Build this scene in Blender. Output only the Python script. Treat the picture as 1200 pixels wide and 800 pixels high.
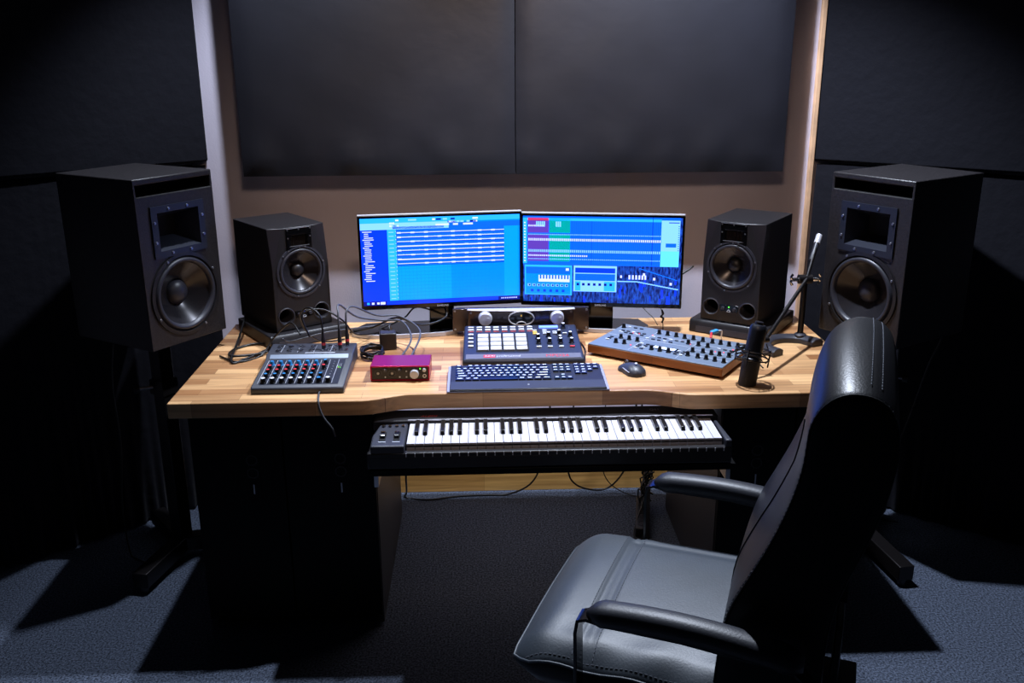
import bpy, bmesh, math, random
from math import sin, cos, pi, radians, sqrt
from mathutils import Vector, Matrix
random.seed(7)
C = bpy.context.scene.collection
for o in list(bpy.data.objects): bpy.data.objects.remove(o)

# ------------------------------------------------------------------ camera
scn = bpy.context.scene
cam_d = bpy.data.cameras.new('camera'); cam = bpy.data.objects.new('camera', cam_d); C.objects.link(cam)
fw = Vector((0.03175, 0.95365, -0.29923)); rt = Vector((0.99937, -0.03503, -0.00559)); up = Vector((0.01581, 0.29886, 0.95416))
m = Matrix((rt, up, -fw)).transposed().to_4x4(); m.translation = Vector((0, 0, 1.68489))
cam.matrix_world = m
cam_d.sensor_width = 36; cam_d.lens = 1103.23/1200*36; cam_d.clip_start = .02
scn.camera = cam
# ------------------------------------------------------------------ world, light, exposure
w = bpy.data.worlds.new('world'); scn.world = w; w.use_nodes = True
w.node_tree.nodes['Background'].inputs[0].default_value = (.35, .45, .8, 1)
w.node_tree.nodes['Background'].inputs[1].default_value = .012
scn.view_settings.view_transform = 'Standard'
try: scn.view_settings.look = 'None'
except Exception: pass
scn.view_settings.exposure = 0.06; scn.view_settings.gamma = 1; scn.view_settings.use_curve_mapping = False
LAMPS = [(-.55, 3.0, 150, 82), (.62, 2.88, 300, 98)]
def spot(x, y, z, watts, size=104, blend=.6, col=(.76, .84, 1.0), tgt=None):
    d = bpy.data.lights.new('ceiling_spot', 'SPOT'); d.energy = watts; d.color = col; d.shadow_soft_size = .03
    d.spot_size = radians(size); d.spot_blend = blend
    o = bpy.data.objects.new('ceiling_spot_light', d); C.objects.link(o); o.location = (x, y, z)
    t = Vector(tgt or (x, y-.15, 0)) - o.location
    o.rotation_euler = t.to_track_quat('-Z', 'Y').to_euler()
    return o
for x, y, e, sz_ in LAMPS: spot(x, y, 2.70, e, sz_)
# added warm fill spot aimed at the back wall, no known lamp there
rl = bpy.data.lights.new('wall_fill', 'SPOT'); rl.energy = 62; rl.color = (1.0, .70, .50); rl.shadow_soft_size = .22; rl.spot_size = radians(50); rl.spot_blend = .7
ro = bpy.data.objects.new('wall_fill_light', rl); C.objects.link(ro); ro.location = (.1, .9, 2.70)
ro.rotation_euler = (Vector((.13, 3.4, 1.0))-ro.location).to_track_quat('-Z', 'Y').to_euler()
ul = bpy.data.lights.new('desk_fill', 'AREA'); ul.shape = 'RECTANGLE'; ul.size = .62; ul.size_y = .02; ul.energy = .9; ul.color = (1.0, .84, .74)  # added fill light that brightens the space under the worktop
uo = bpy.data.objects.new('desk_fill_light', ul); C.objects.link(uo); uo.location = (.18, 2.95, .691)

# ------------------------------------------------------------------ materials
def lin(c):
    return tuple(((v/12.92) if v <= .04045 else ((v+.055)/1.055)**2.4) for v in c)
def hexc(r, g, b): return lin((r/255, g/255, b/255))
MAT = {}
def mat(name, col, rough=.5, metal=0, emit=0, spec=.5, coat=0, sheen=0, noise=None, bump=None, trans=0):
    m = bpy.data.materials.new(name); m.use_nodes = True; nt = m.node_tree; b = nt.nodes['Principled BSDF']
    b.inputs['Base Color'].default_value = (*col, 1); b.inputs['Roughness'].default_value = rough
    b.inputs['Metallic'].default_value = metal; b.inputs['Specular IOR Level'].default_value = spec
    b.inputs['Coat Weight'].default_value = coat
    if sheen: b.inputs['Sheen Weight'].default_value = sheen; b.inputs['Sheen Roughness'].default_value = .4
    if trans: b.inputs['Transmission Weight'].default_value = trans
    if emit: b.inputs['Emission Color'].default_value = (*col, 1); b.inputs['Emission Strength'].default_value = emit
    tc = nt.nodes.new('ShaderNodeTexCoord')
    if noise:   # (scale, contrast, detail)
        n = nt.nodes.new('ShaderNodeTexNoise'); n.inputs['Scale'].default_value = noise[0]; n.inputs['Detail'].default_value = noise[2]
        nt.links.new(tc.outputs['Object'], n.inputs['Vector'])
        r = nt.nodes.new('ShaderNodeValToRGB'); k = noise[1]
        r.color_ramp.elements[0].position = .35; r.color_ramp.elements[1].position = .65
        r.color_ramp.elements[0].color = (*[max(0, c*(1-k)) for c in col], 1); r.color_ramp.elements[1].color = (*[min(1, c*(1+k)) for c in col], 1)
        nt.links.new(n.outputs['Fac'], r.inputs['Fac']); nt.links.new(r.outputs['Color'], b.inputs['Base Color'])
    if bump:    # (scale, strength, distance)
        n2 = nt.nodes.new('ShaderNodeTexNoise'); n2.inputs['Scale'].default_value = bump[0]; n2.inputs['Detail'].default_value = 4
        nt.links.new(tc.outputs['Object'], n2.inputs['Vector'])
        bp = nt.nodes.new('ShaderNodeBump'); bp.inputs['Strength'].default_value = bump[1]; bp.inputs['Distance'].default_value = bump[2]
        nt.links.new(n2.outputs['Fac'], bp.inputs['Height']); nt.links.new(bp.outputs['Normal'], b.inputs['Normal'])
    MAT[name] = m; return m

def wood(name, c1, c2, bw=.34, bh=.045, rough=.42, axis=None, grain=.5):
    m = bpy.data.materials.new(name); m.use_nodes = True; nt = m.node_tree; b = nt.nodes['Principled BSDF']
    N = nt.nodes.new; Lk = nt.links.new
    tc = N('ShaderNodeTexCoord'); mp = N('ShaderNodeMapping'); Lk(tc.outputs['Object'], mp.inputs['Vector'])
    if axis: mp.inputs['Rotation'].default_value = axis
    br = N('ShaderNodeTexBrick'); br.offset = .37; br.inputs['Scale'].default_value = 1
    br.inputs['Brick Width'].default_value = bw; br.inputs['Row Height'].default_value = bh
    br.inputs['Mortar Size'].default_value = .0004; br.inputs['Mortar Smooth'].default_value = .3; br.inputs['Bias'].default_value = -.1
    br.inputs['Color1'].default_value = (*c1, 1); br.inputs['Color2'].default_value = (*c2, 1)
    br.inputs['Mortar'].default_value = (*[v*.45 for v in c2], 1)
    Lk(mp.outputs[0], br.inputs['Vector'])
    m2 = N('ShaderNodeMapping'); m2.inputs['Scale'].default_value = (3, 60, 60); Lk(mp.outputs[0], m2.inputs['Vector'])
    n = N('ShaderNodeTexNoise'); n.inputs['Scale'].default_value = 1; n.inputs['Detail'].default_value = 6; n.inputs['Distortion'].default_value = .6
    Lk(m2.outputs[0], n.inputs['Vector'])
    rp = N('ShaderNodeValToRGB'); rp.color_ramp.elements[0].position = .3; rp.color_ramp.elements[1].position = .7
    rp.color_ramp.elements[0].color = (1-grain, 1-grain*1.08, 1-grain*1.15, 1); rp.color_ramp.elements[1].color = (1, 1, 1, 1)
    Lk(n.outputs['Fac'], rp.inputs['Fac'])
    mx = N('ShaderNodeMixRGB'); mx.blend_type = 'MULTIPLY'; mx.inputs['Fac'].default_value = 1
    Lk(br.outputs['Color'], mx.inputs['Color1']); Lk(rp.outputs['Color'], mx.inputs['Color2'])
    Lk(mx.outputs[0], b.inputs['Base Color']); b.inputs['Roughness'].default_value = rough
    MAT[name] = m; return m

wood('oak_staves', hexc(236, 188, 134), hexc(146, 92, 50), grain=.42)
wood('plinth_board', hexc(230, 180, 105), hexc(205, 150, 80), bw=1.3, bh=.2, axis=(radians(90), 0, 0), grain=.45)
wood('walnut_case', hexc(150, 88, 40), hexc(135, 75, 32), bw=3, bh=1, grain=.4, rough=.35)
mat('wall_paint', hexc(214, 206, 220), .85, bump=(180, .25, .002))
mat('carpet', hexc(84, 92, 108), .98, spec=.1, noise=(170, .7, 4), bump=(400, .9, .006))
mat('ceiling_paint', hexc(30, 30, 34), .9)
mat('acoustic_cloth', hexc(24, 24, 33), .42, spec=1.0, noise=(9, .08, 5), bump=(6, .10, .02))
mat('drape_cloth', hexc(22, 22, 29), .85, sheen=.08, spec=.15, bump=(25, .3, .01))
mat('pine_edge', hexc(222, 178, 140), .6, noise=(14, .15, 4))
mat('black_paint', hexc(34, 31, 33), .42, bump=(260, .35, .002), noise=(120, .35, 3))
mat('satin_black', hexc(27, 25, 28), .42)
mat('speaker_baffle', hexc(36, 32, 37), .36)
mat('matte_black', hexc(12, 12, 14), .7, spec=.3)
mat('laminate_black', hexc(3, 3, 4), .5, spec=.12)
mat('laminate_inner', hexc(46, 44, 46), .45)
mat('gloss_black', hexc(8, 8, 10), .12)
mat('cone', hexc(44, 42, 46), .24, metal=.35)
mat('rubber', hexc(46, 46, 54), .42)
mat('horn_plastic', hexc(30, 33, 44), .38)
mat('steel_black', hexc(30, 27, 28), .35, metal=.5)
mat('screw', hexc(150, 150, 155), .3, metal=.9)
mat('chrome', hexc(215, 215, 220), .16, metal=1)
mat('alu', hexc(200, 202, 210), .34, metal=.85)
mat('silver', hexc(196, 196, 205), .4, metal=.3)
mat('amp_face', hexc(70, 62, 60), .2, metal=.7)
mat('leather', hexc(47, 55, 64), .5, spec=.8, bump=(210, .22, .002), noise=(12, .12, 4))  # seat copy of the chair leather, lightened to paint in the light on it
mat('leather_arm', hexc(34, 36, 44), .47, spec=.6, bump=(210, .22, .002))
mat('leather_back_shaded', hexc(13, 13, 18), .40, spec=.55, bump=(210, .22, .002))  # same chair leather darkened, shade put into the backrest colour
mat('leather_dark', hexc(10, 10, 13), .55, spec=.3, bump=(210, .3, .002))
mat('stitch', hexc(112, 116, 126), .7)
mat('seam', hexc(12, 13, 16), .6)
mat('white_plastic', hexc(214, 214, 224), .38)
mat('key_white', hexc(205, 203, 212), .3)
mat('key_black', hexc(14, 14, 17), .28)
mat('grey_panel', hexc(50, 52, 62), .42)
mat('navy_panel', hexc(33, 37, 52), .42)
mat('synth_panel', hexc(108, 121, 140), .4, metal=.1)
mat('pad_grey', hexc(178, 178, 184), .6)
mat('strip_grey', hexc(98, 98, 110), .45)
mat('light_mark', hexc(205, 210, 222), .5)
mat('mark_blue', hexc(40, 120, 180), .4)
mat('mark_red', hexc(200, 50, 60), .4)
mat('magenta', hexc(165, 14, 62), .3, metal=.55)
mat('magenta_side', hexc(120, 8, 30), .35, metal=.4)
mat('logo_red', hexc(215, 90, 85), .5)
mat('dim_text', hexc(150, 150, 165), .5)
mat('blue_plug', hexc(60, 150, 215), .4)
mat('cable', hexc(14, 14, 16), .4)
mat('cable_grey', hexc(72, 74, 80), .45)
mat('display_blue', hexc(90, 120, 250), .3, emit=2.2)
mat('display_white', hexc(205, 225, 255), .3, emit=.9)
mat('led_green', hexc(90, 255, 70), .3, emit=1.3)
mat('led_amber', hexc(235, 190, 90), .3, emit=.35)
mat('led_blue', hexc(40, 80, 255), .3, emit=2)
mat('led_red', hexc(255, 70, 90), .3, emit=1)
mat('mic_black', hexc(20, 22, 30), .38)
mat('grille', hexc(10, 10, 12), .6, bump=(900, .8, .002))
mat('clear_edge', hexc(150, 150, 165), .15)
mat('crimson_wood', hexc(90, 35, 25), .5)
mat('lamp_glass', (1, 1, 1), .3, emit=6)

# ------------------------------------------------------------------ mesh helpers
class MB:
    def __init__(s): s.bm = bmesh.new(); s.mats = []; s.M = Matrix()
    def mi(s, m):
        if m not in s.mats: s.mats.append(m)
        return s.mats.index(m)
    def face(s, pts, m):
        vs = [s.bm.verts.new(s.M @ Vector(p)) for p in pts]
        f = s.bm.faces.new(vs); f.material_index = s.mi(m); return f
    def grid(s, rows, m, closed_u=False, closed_v=False):
        R = [[s.bm.verts.new(s.M @ Vector(p)) for p in r] for r in rows]; k = s.mi(m)
        nu = len(R); nv = len(R[0])
        for i in range(nu if closed_u else nu-1):
            for j in range(nv if closed_v else nv-1):
                a, b, c, d = R[i][j], R[(i+1) % nu][j], R[(i+1) % nu][(j+1) % nv], R[i][(j+1) % nv]
                try: f = s.bm.faces.new((a, b, c, d)); f.material_index = k; f.smooth = True
                except ValueError: pass
        return R
    def cap(s, ring, m, flip=False):
        f = s.bm.faces.new(ring[::-1] if flip else ring); f.material_index = s.mi(m)
    def box(s, c, d, m, T=None):
        x, y, z = c; a, b, e = d[0]/2, d[1]/2, d[2]/2
        V = [Vector((x+i*a, y+j*b, z+k*e)) for k in (-1, 1) for j in (-1, 1) for i in (-1, 1)]
        if T is not None: V = [T @ v for v in V]
        vs = [s.bm.verts.new(s.M @ v) for v in V]; k = s.mi(m)
        for q in ((0, 2, 3, 1), (4, 5, 7, 6), (0, 1, 5, 4), (2, 6, 7, 3), (0, 4, 6, 2), (1, 3, 7, 5)):
            f = s.bm.faces.new([vs[i] for i in q]); f.material_index = k
        return s
    def prism(s, poly, lo, hi, m, ax='z'):
        def P(p, h):
            if ax == 'z': return (p[0], p[1], h)
            if ax == 'x': return (h, p[0], p[1])
            return (p[0], h, p[1])
        A = [s.bm.verts.new(s.M @ Vector(P(p, lo))) for p in poly]; B = [s.bm.verts.new(s.M @ Vector(P(p, hi))) for p in poly]
        k = s.mi(m); n = len(poly)
        for i in range(n):
            f = s.bm.faces.new((A[i], A[(i+1) % n], B[(i+1) % n], B[i])); f.material_index = k
        f = s.bm.faces.new(A[::-1]); f.material_index = k; f = s.bm.faces.new(B); f.material_index = k
        return s
    def lathe(s, prof, m, o=(0, 0, 0), axis=(0, 0, 1), seg=24, caps=True):
        # prof: (r, h) along axis
        q = Vector(axis).normalized().to_track_quat('Z', 'Y').to_matrix(); o = Vector(o)
        ms = m if isinstance(m, (list, tuple)) else [m]*(len(prof)-1)
        rings = []
        for r, h in prof:
            rings.append([s.bm.verts.new(s.M @ (o + q @ Vector((max(r, 1e-5)*cos(2*pi*i/seg), max(r, 1e-5)*sin(2*pi*i/seg), h)))) for i in range(seg)])
        for a in range(len(rings)-1):
            k = s.mi(ms[a])
            for i in range(seg):
                f = s.bm.faces.new((rings[a][i], rings[a][(i+1) % seg], rings[a+1][(i+1) % seg], rings[a+1][i])); f.material_index = k; f.smooth = True
        if caps:
            if prof[0][0] > 1e-4: s.cap(rings[0], ms[0], True)
            if prof[-1][0] > 1e-4: s.cap(rings[-1], ms[-1])
        return s
    def cyl(s, a, b, r, m, r2=None, seg=16):
        a = Vector(a); b = Vector(b); L = (b-a).length
        return s.lathe([(r, 0), (r if r2 is None else r2, L)], m, a, (b-a), seg)
    def tube(s, pts, r, m, seg=8, smooth=4):
        P = [Vector(p) for p in pts]
        if smooth > 1 and len(P) > 2:
            Q = []
            for i in range(len(P)-1):
                p0 = P[max(i-1, 0)]; p1 = P[i]; p2 = P[i+1]; p3 = P[min(i+2, len(P)-1)]
                for t in range(smooth):
                    u = t/smooth
                    Q.append(.5*((2*p1)+(-p0+p2)*u+(2*p0-5*p1+4*p2-p3)*u*u+(-p0+3*p1-3*p2+p3)*u**3))
            Q.append(P[-1]); P = Q
        rows = []; n = None
        for i, p in enumerate(P):
            t = (P[min(i+1, len(P)-1)]-P[max(i-1, 0)]).normalized()
            if n is None:
                n = t.cross(Vector((0, 0, 1)));
                if n.length < .1: n = t.cross(Vector((1, 0, 0)))
                n.normalize()
            n = (n - t*n.dot(t)).normalized(); b = t.cross(n)
            rr = r[i*(len(r)-1)//max(1, len(P)-1)] if isinstance(r, list) else r
            rows.append([p + rr*(cos(2*pi*k/seg)*n + sin(2*pi*k/seg)*b) for k in range(seg)])
        R = s.grid(rows, m, closed_v=True); s.cap(R[0], m); s.cap(R[-1], m, True)
        return s
def finish_mesh(name, mb, ang=38):
    bmesh.ops.recalc_face_normals(mb.bm, faces=mb.bm.faces)
    me = bpy.data.meshes.new(name); mb.bm.to_mesh(me); mb.bm.free()
    for m in mb.mats: me.materials.append(MAT[m])
    me.polygons.foreach_set('use_smooth', [True]*len(me.polygons))
    me.set_sharp_from_angle(angle=radians(ang)); me.update()
    return me
def cut(me, cutters):
    """subtract closed meshes for real recesses"""
    a = bpy.data.objects.new('tmp', me); C.objects.link(a); tmp = [a]
    for c in cutters:
        cm = finish_mesh('c', c); b = bpy.data.objects.new('tmp', cm); C.objects.link(b); tmp.append(b)
        md = a.modifiers.new('b', 'BOOLEAN'); md.object = b; md.operation = 'DIFFERENCE'; md.solver = 'EXACT'
        try: md.material_mode = 'TRANSFER'
        except Exception: pass
    dg = bpy.context.evaluated_depsgraph_get(); dg.update()
    out = bpy.data.meshes.new_from_object(a.evaluated_get(dg)); out.name = me.name
    for t in tmp: bpy.data.objects.remove(t)
    out.set_sharp_from_angle(angle=radians(38))
    return out
def link(name, me, parent=None, bev=0, seg=2, loc=None, rot=None, label=None):
    o = bpy.data.objects.new(name, me); C.objects.link(o)
    if parent: o.parent = parent
    if loc: o.location = loc
    if rot: o.rotation_euler = rot
    if bev:
        b = o.modifiers.new('bevel', 'BEVEL'); b.width = bev; b.segments = seg; b.limit_method = 'ANGLE'; b.angle_limit = radians(40)
        b.harden_normals = False
    if label: o['label'] = label
    return o
def part(name, mb, parent=None, bev=0, seg=2, ang=38, **k): return link(name, finish_mesh(name, mb, ang), parent, bev, seg, **k)
def thing(name, label, cat, loc=(0, 0, 0), rotz=0, group=None, rot=None):
    o = bpy.data.objects.new(name, None); C.objects.link(o); o.empty_display_size = .05
    o.location = loc; o.rotation_euler = rot or (0, 0, rotz); o['label'] = label; o['category'] = cat
    if group: o['group'] = group
    return o
def tag(o, label, cat, group=None):
    o['label'] = label; o['category'] = cat
    if group: o['group'] = group
    return o
def struct(o): o['kind'] = 'structure'; return o
def text_mesh(s, size, m, name='lettering', ext=.0004, align='LEFT', shear=0):
    cu = bpy.data.curves.new(name, 'FONT'); cu.body = s; cu.size = size; cu.extrude = ext; cu.align_x = align; cu.shear = shear; cu.resolution_u = 2
    o = bpy.data.objects.new('t', cu); C.objects.link(o)
    dg = bpy.context.evaluated_depsgraph_get(); me = bpy.data.meshes.new_from_object(o.evaluated_get(dg)); me.name = name
    bpy.data.objects.remove(o); me.materials.clear(); me.materials.append(MAT[m]); return me

# ------------------------------------------------------------------ room
AX = .13
WY = 3.414
b = MB(); b.box((AX, 1.2, -.05), (6.4, 5.2, .1), 'carpet'); struct(part('floor', b))
b = MB(); b.box((AX, WY+.05, 1.4), (2.30, .1, 2.8), 'wall_paint'); struct(part('wall_back', b))
b = MB(); b.box((AX, 1.2, 2.85), (6.4, 5.2, .1), 'ceiling_paint'); struct(part('ceiling', b))
ANG = radians(38)
def corner_wall(side):
    """angled corner: wall behind, upper padded panel, lower cloth drape"""
    ox, oy = (-.955, 3.40) if side < 0 else (1.205, 3.40)
    d = Vector((side*cos(ANG), -sin(ANG), 0)); n = Vector((-side*sin(ANG), -cos(ANG), 0))   # along wall / into the room
    def W(a, h, z): p = Vector((ox, oy, 0)) + d*a + n*h; return (p.x, p.y, z)
    def slab(mb, a0, a1, h0, h1, z0, z1, m):
        P = [W(a0, h0, z0), W(a1, h0, z0), W(a1, h1, z0), W(a0, h1, z0)]; Q = [(p[0], p[1], z1) for p in P]
        mb.face(P[::-1], m); mb.face(Q, m)
        for i in range(4): mb.face([P[i], P[(i+1) % 4], Q[(i+1) % 4], Q[i]], m)
        bmesh.ops.remove_doubles(mb.bm, verts=mb.bm.verts, dist=1e-6)
    L = 1.75
    b = MB(); slab(b, 0, L, -.16, -.06, 0, 2.8, 'wall_paint'); struct(part('wall_left' if side < 0 else 'wall_right', b))
    return W, slab
sideword = {-1: 'left', 1: 'right'}
for side in (-1, 1):
    W, slab = corner_wall(side)
    zb = 1.302 if side < 0 else 1.285
    b = MB(); slab(b, 0.0, 1.65, -.055, .0, zb, 2.62, 'drape_cloth')
    tag(part('acoustic_panel', b, bev=.008), 'tall padded black cloth panel on the %s angled wall above the drape' % sideword[side], 'acoustic panel', 'padded panels on the angled walls')
    # drape: gathered cloth from the panel's edge to the floor
    b = MB(); rows = []; nz = 14; na = 180; LD = .865 if side < 0 else 1.63
    for i in range(nz+1):
        t = i/nz; z = (zb-.012)*(1-t) + .004*t; r = []
        for j in range(na+1):
            a = .01+LD*j/na
            amp = .0002 + .011*t**7
            h = -.012 + amp*(sin(a*150+sin(a*23)*2)+.5*sin(a*61+1)) + .004*sin(a*7+t*3)
            zz = z + (0.006*abs(sin(a*75)) if i == nz else 0)
            r.append(W(a, h, zz))
        rows.append(r)
    b.grid(rows, 'drape_cloth')
    back = [[W(.01+LD*j/na, -.05, (zb-.012)) for j in range(na+1)], [W(.01+LD*j/na, -.05, .004) for j in range(na+1)]]
    b.grid(back, 'drape_cloth')
    if side < 0:
        q_ = MB(); slab(q_, .88, 1.74, -.06, -.045, 0, .09, 'crimson_wood'); struct(part('baseboard_left', q_))
    o = part('wall_drape', b, ang=180)
    tag(o, 'black cloth drape gathered at its floor hem behind the %s large speaker' % sideword[side], 'drape', 'drapes under the padded wall panels')
b = MB(); b.prism([(1.190, 3.392), (1.206, 3.392), (1.215, 3.413), (1.190, 3.413)], 0.0, 2.8, 'pine_edge')
o = part('trim_1', b, bev=.002); struct(o)
b = MB(); b.box((AX, WY-.011, .075), (2.08, .02, .15), 'plinth_board'); struct(part('baseboard_back', b, bev=.002))
# two back wall panels: cloth wrapped, softly sagging towards the lower edge
for k, (x0, x1) in enumerate(((-.813, .1245), (.1275, 1.066))):
    b = MB(); nx, nz = 30, 36; z0, z1 = 1.260, 2.50; y = 3.294
    rows = []
    for i in range(nz+1):
        z = z0+(z1-z0)*i/nz; r = []
        for j in range(nx+1):
            x = x0+(x1-x0)*j/nx
            e = min(j, nx-j, i, nz-i)
            dy = .009 if e == 0 else (.002 if e == 1 else 0)
            rip = .0035*sin(x*17+z*4+k)*sin(z*23+k*2)*math.exp(-(z-z0)*5)
            if z < z0+.12: rip += .003*sin(x*40+k)*sin((z-z0)/.12*pi)
            r.append((x, y+dy-(rip if e > 0 else 0), z))
        rows.append(r)
    R = b.grid(rows, 'acoustic_cloth')
    yb = WY-.006
    def strip(line, f):
        b.grid([[tuple(p) for p in line], [f(p) for p in line]], 'acoustic_cloth')
    g = lambda p: (p[0], yb, p[2])
    strip(rows[0], g); strip(rows[-1], g); strip([r[0] for r in rows], g); strip([r[-1] for r in rows], g)
    b.face([(x0, yb, z0), (x1, yb, z0), (x1, yb, z1), (x0, yb, z1)], 'acoustic_cloth')
    bmesh.ops.remove_doubles(b.bm, verts=b.bm.verts, dist=1e-5)
    tag(part('acoustic_panel', b, ang=60), 'wide black cloth acoustic panel on the back wall, %s of the middle seam' % ('left', 'right')[k], 'acoustic panel', 'wide panels on the back wall')
# ceiling downlights over the desk
for i, (x, y, e, sz_) in enumerate(LAMPS):
    t = thing('ceiling_downlight', 'small round ceiling downlight over the %s half of the desk' % ('left', 'right')[i], 'ceiling light', (x, y, 2.8), group='ceiling downlights')
    b = MB(); b.lathe([(.06, 0), (.06, -.05), (.052, -.05), (.048, -.012), (.0, -.012)], 'satin_black', caps=False); part('housing', b, t)
    b = MB(); b.lathe([(.046, -.0125), (.046, -.016), (0, -.016)], 'lamp_glass', caps=False); part('diffuser', b, t)

# ------------------------------------------------------------------ worktop, cabinets, tray
def ease(t): return .5-.5*cos(pi*t)
poly = [(-.872, 2.455)]
for i in range(13): t = i/12; poly.append((-.345+.15*t, 2.455+.0435*ease(t)))
for i in range(13): t = i/12; poly.append((.455+.15*t, 2.4985-.0435*ease(t)))
poly += [(1.132, 2.455), (1.132, 3.24), (-.872, 3.24)]
b = MB(); b.prism(poly, .705, .75, 'oak_staves')
tag(part('worktop', b, bev=.003, ang=30), 'long oak stave worktop with a cut-in front edge, resting on two black cabinets', 'worktop')
t = thing('fill_bar', 'slim warm fill bar added under the middle of the worktop', 'added fill light', (.18, 2.95, .705))  # made-up housing for the added fill light under the desk
b = MB(); b.box((0, 0, -.005), (.66, .03, .010), 'alu'); part('holder', b, t, bev=.001)
b = MB(); b.box((0, 0, -.0115), (.64, .018, .003), 'white_plastic'); part('diffuser', b, t)
def cabinet(x0, x1, label, handles):
    t = thing('desk_cabinet', label, 'cabinet', ((x0+x1)/2, 2.50, 0), group='black cabinets under the worktop')
    w = x1-x0; d = .70
    b = MB(); b.box((-w/2+.009, d/2, .355), (.018, d, .69), 'laminate_inner'); b.box((w/2-.009, d/2, .355), (.018, d, .69), 'laminate_inner')
    b.box((0, d/2, .695), (w-.036, d, .018), 'laminate_black'); b.box((0, d/2, .05), (w-.036, d, .018), 'laminate_black')
    b.box((0, d-.006, .37), (w-.036, .01, .62), 'laminate_black')
    part('carcass', b, t, bev=.001)
    b = MB(); b.box((0, .05, .02), (w-.04, .018, .04), 'laminate_black'); part('plinth', b, t)
    dw = w/2-.003
    for s in (-1, 1):
        b = MB(); b.box((s*(dw/2+.0015), -.0095, .375), (dw-.001, .018, .655), 'laminate_black')
        dr = part('door', b, t, bev=.0015)
        hx = (s*(dw/2+.0015)) if not handles else handles[(s+1)//2]
        b = MB(); b.box((hx, -.0192, .52), (.04, .0012, .14), 'laminate_black')
        b.lathe([(.017, 0), (.017, .003), (.013, .003), (.013, .001)], 'steel_black', (hx, -.0185, .565), (0, -1, 0), 20)
        b.lathe([(.017, 0), (.017, .003), (.013, .003), (.013, .001)], 'steel_black', (hx, -.0185, .525), (0, -1, 0), 20)
        b.box((hx, -.021, .475), (.004, .004, .03), 'screw')
        part('lock_fitting', b, dr)
    for sx in (-1, 1):
        for yy in (.12, d-.06): b = MB(); b.cyl((sx*(w/2-.03), yy, 0), (sx*(w/2-.03), yy, .041), .016, 'matte_black'); part('foot', b, t)
    return t
cabinet(-.83, -.311, 'black two-door cabinet under the left end of the worktop', (-.09, .16))
cabinet(.685, 1.11, 'black two-door cabinet under the right end of the worktop, behind the chair', None)
t = thing('keyboard_tray', 'black pull-out shelf under the worktop carrying the piano keyboard', 'tray', (.186, 2.30, .60))
b = MB(); b.box((0, .175, 0), (.985, .35, .018), 'laminate_black'); part('shelf_board', b, t, bev=.002)
for s in (-1, 1):
    b = MB(); b.box((s*.4755, .18, -.028), (.012, .34, .034), 'alu'); b.box((s*.4685, .04, .03), (.003, .05, .04), 'alu') if 0 else None
    part('slide_rail', b, t, bev=.001)
    b = MB(); b.box((s*.4755, .29, .053), (.012, .05, .088), 'steel_black'); part('hanger_bracket', b, t, bev=.001)

# ------------------------------------------------------------------ large speakers on stands
def woofer(t, cx, cz, R, y0, name='woofer', cone='cone', dome=None, screws=6, ring='satin_black', phase=0):
    k = R/.128
    b = MB()
    P = [(.130, .002), (.130, -.005), (.119, -.006), (.1155, .002)]
    b.lathe([(r*k, -h*k) for r, h in P], ring, (cx, y0, cz), (0, -1, 0), 56, caps=False)
    w = part(name, b, t)
    b = MB()
    P = [(.1155, .002), (.111, -.0075), (.105, -.009), (.099, -.005), (.096, .005)]
    b.lathe([(r*k, -h*k) for r, h in P], 'rubber', (cx, y0, cz), (0, -1, 0), 56, caps=False); part('surround', b, w, ang=80)
    b = MB(); P = [(.096, .005), (.08, .017), (.06, .030), (.042, .041), (.036, .046)]
    b.lathe([(r*k, -h*k) for r, h in P], cone, (cx, y0, cz), (0, -1, 0), 56, caps=False); part('cone', b, w, ang=80)
    b = MB(); d = dome or .038
    P = [(d*cos(a), .044-.026*sin(a)) for a in [i*pi/2/8 for i in range(9)]]
    b.lathe([(r*k, -h*k) for r, h in P], 'rubber' if dome is None else 'satin_black', (cx, y0, cz), (0, -1, 0), 40, caps=False); part('dust_cap', b, w, ang=80)
    for i in range(screws):
        a = 2*pi*i/screws+phase; b = MB(); b.lathe([(.0046*k, 0), (.0035*k, .003)], 'screw', (cx+.1245*k*cos(a), y0-.006*k, cz+.1245*k*sin(a)), (0, -1, 0), 10); part('screw', b, w)
    return w
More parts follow.
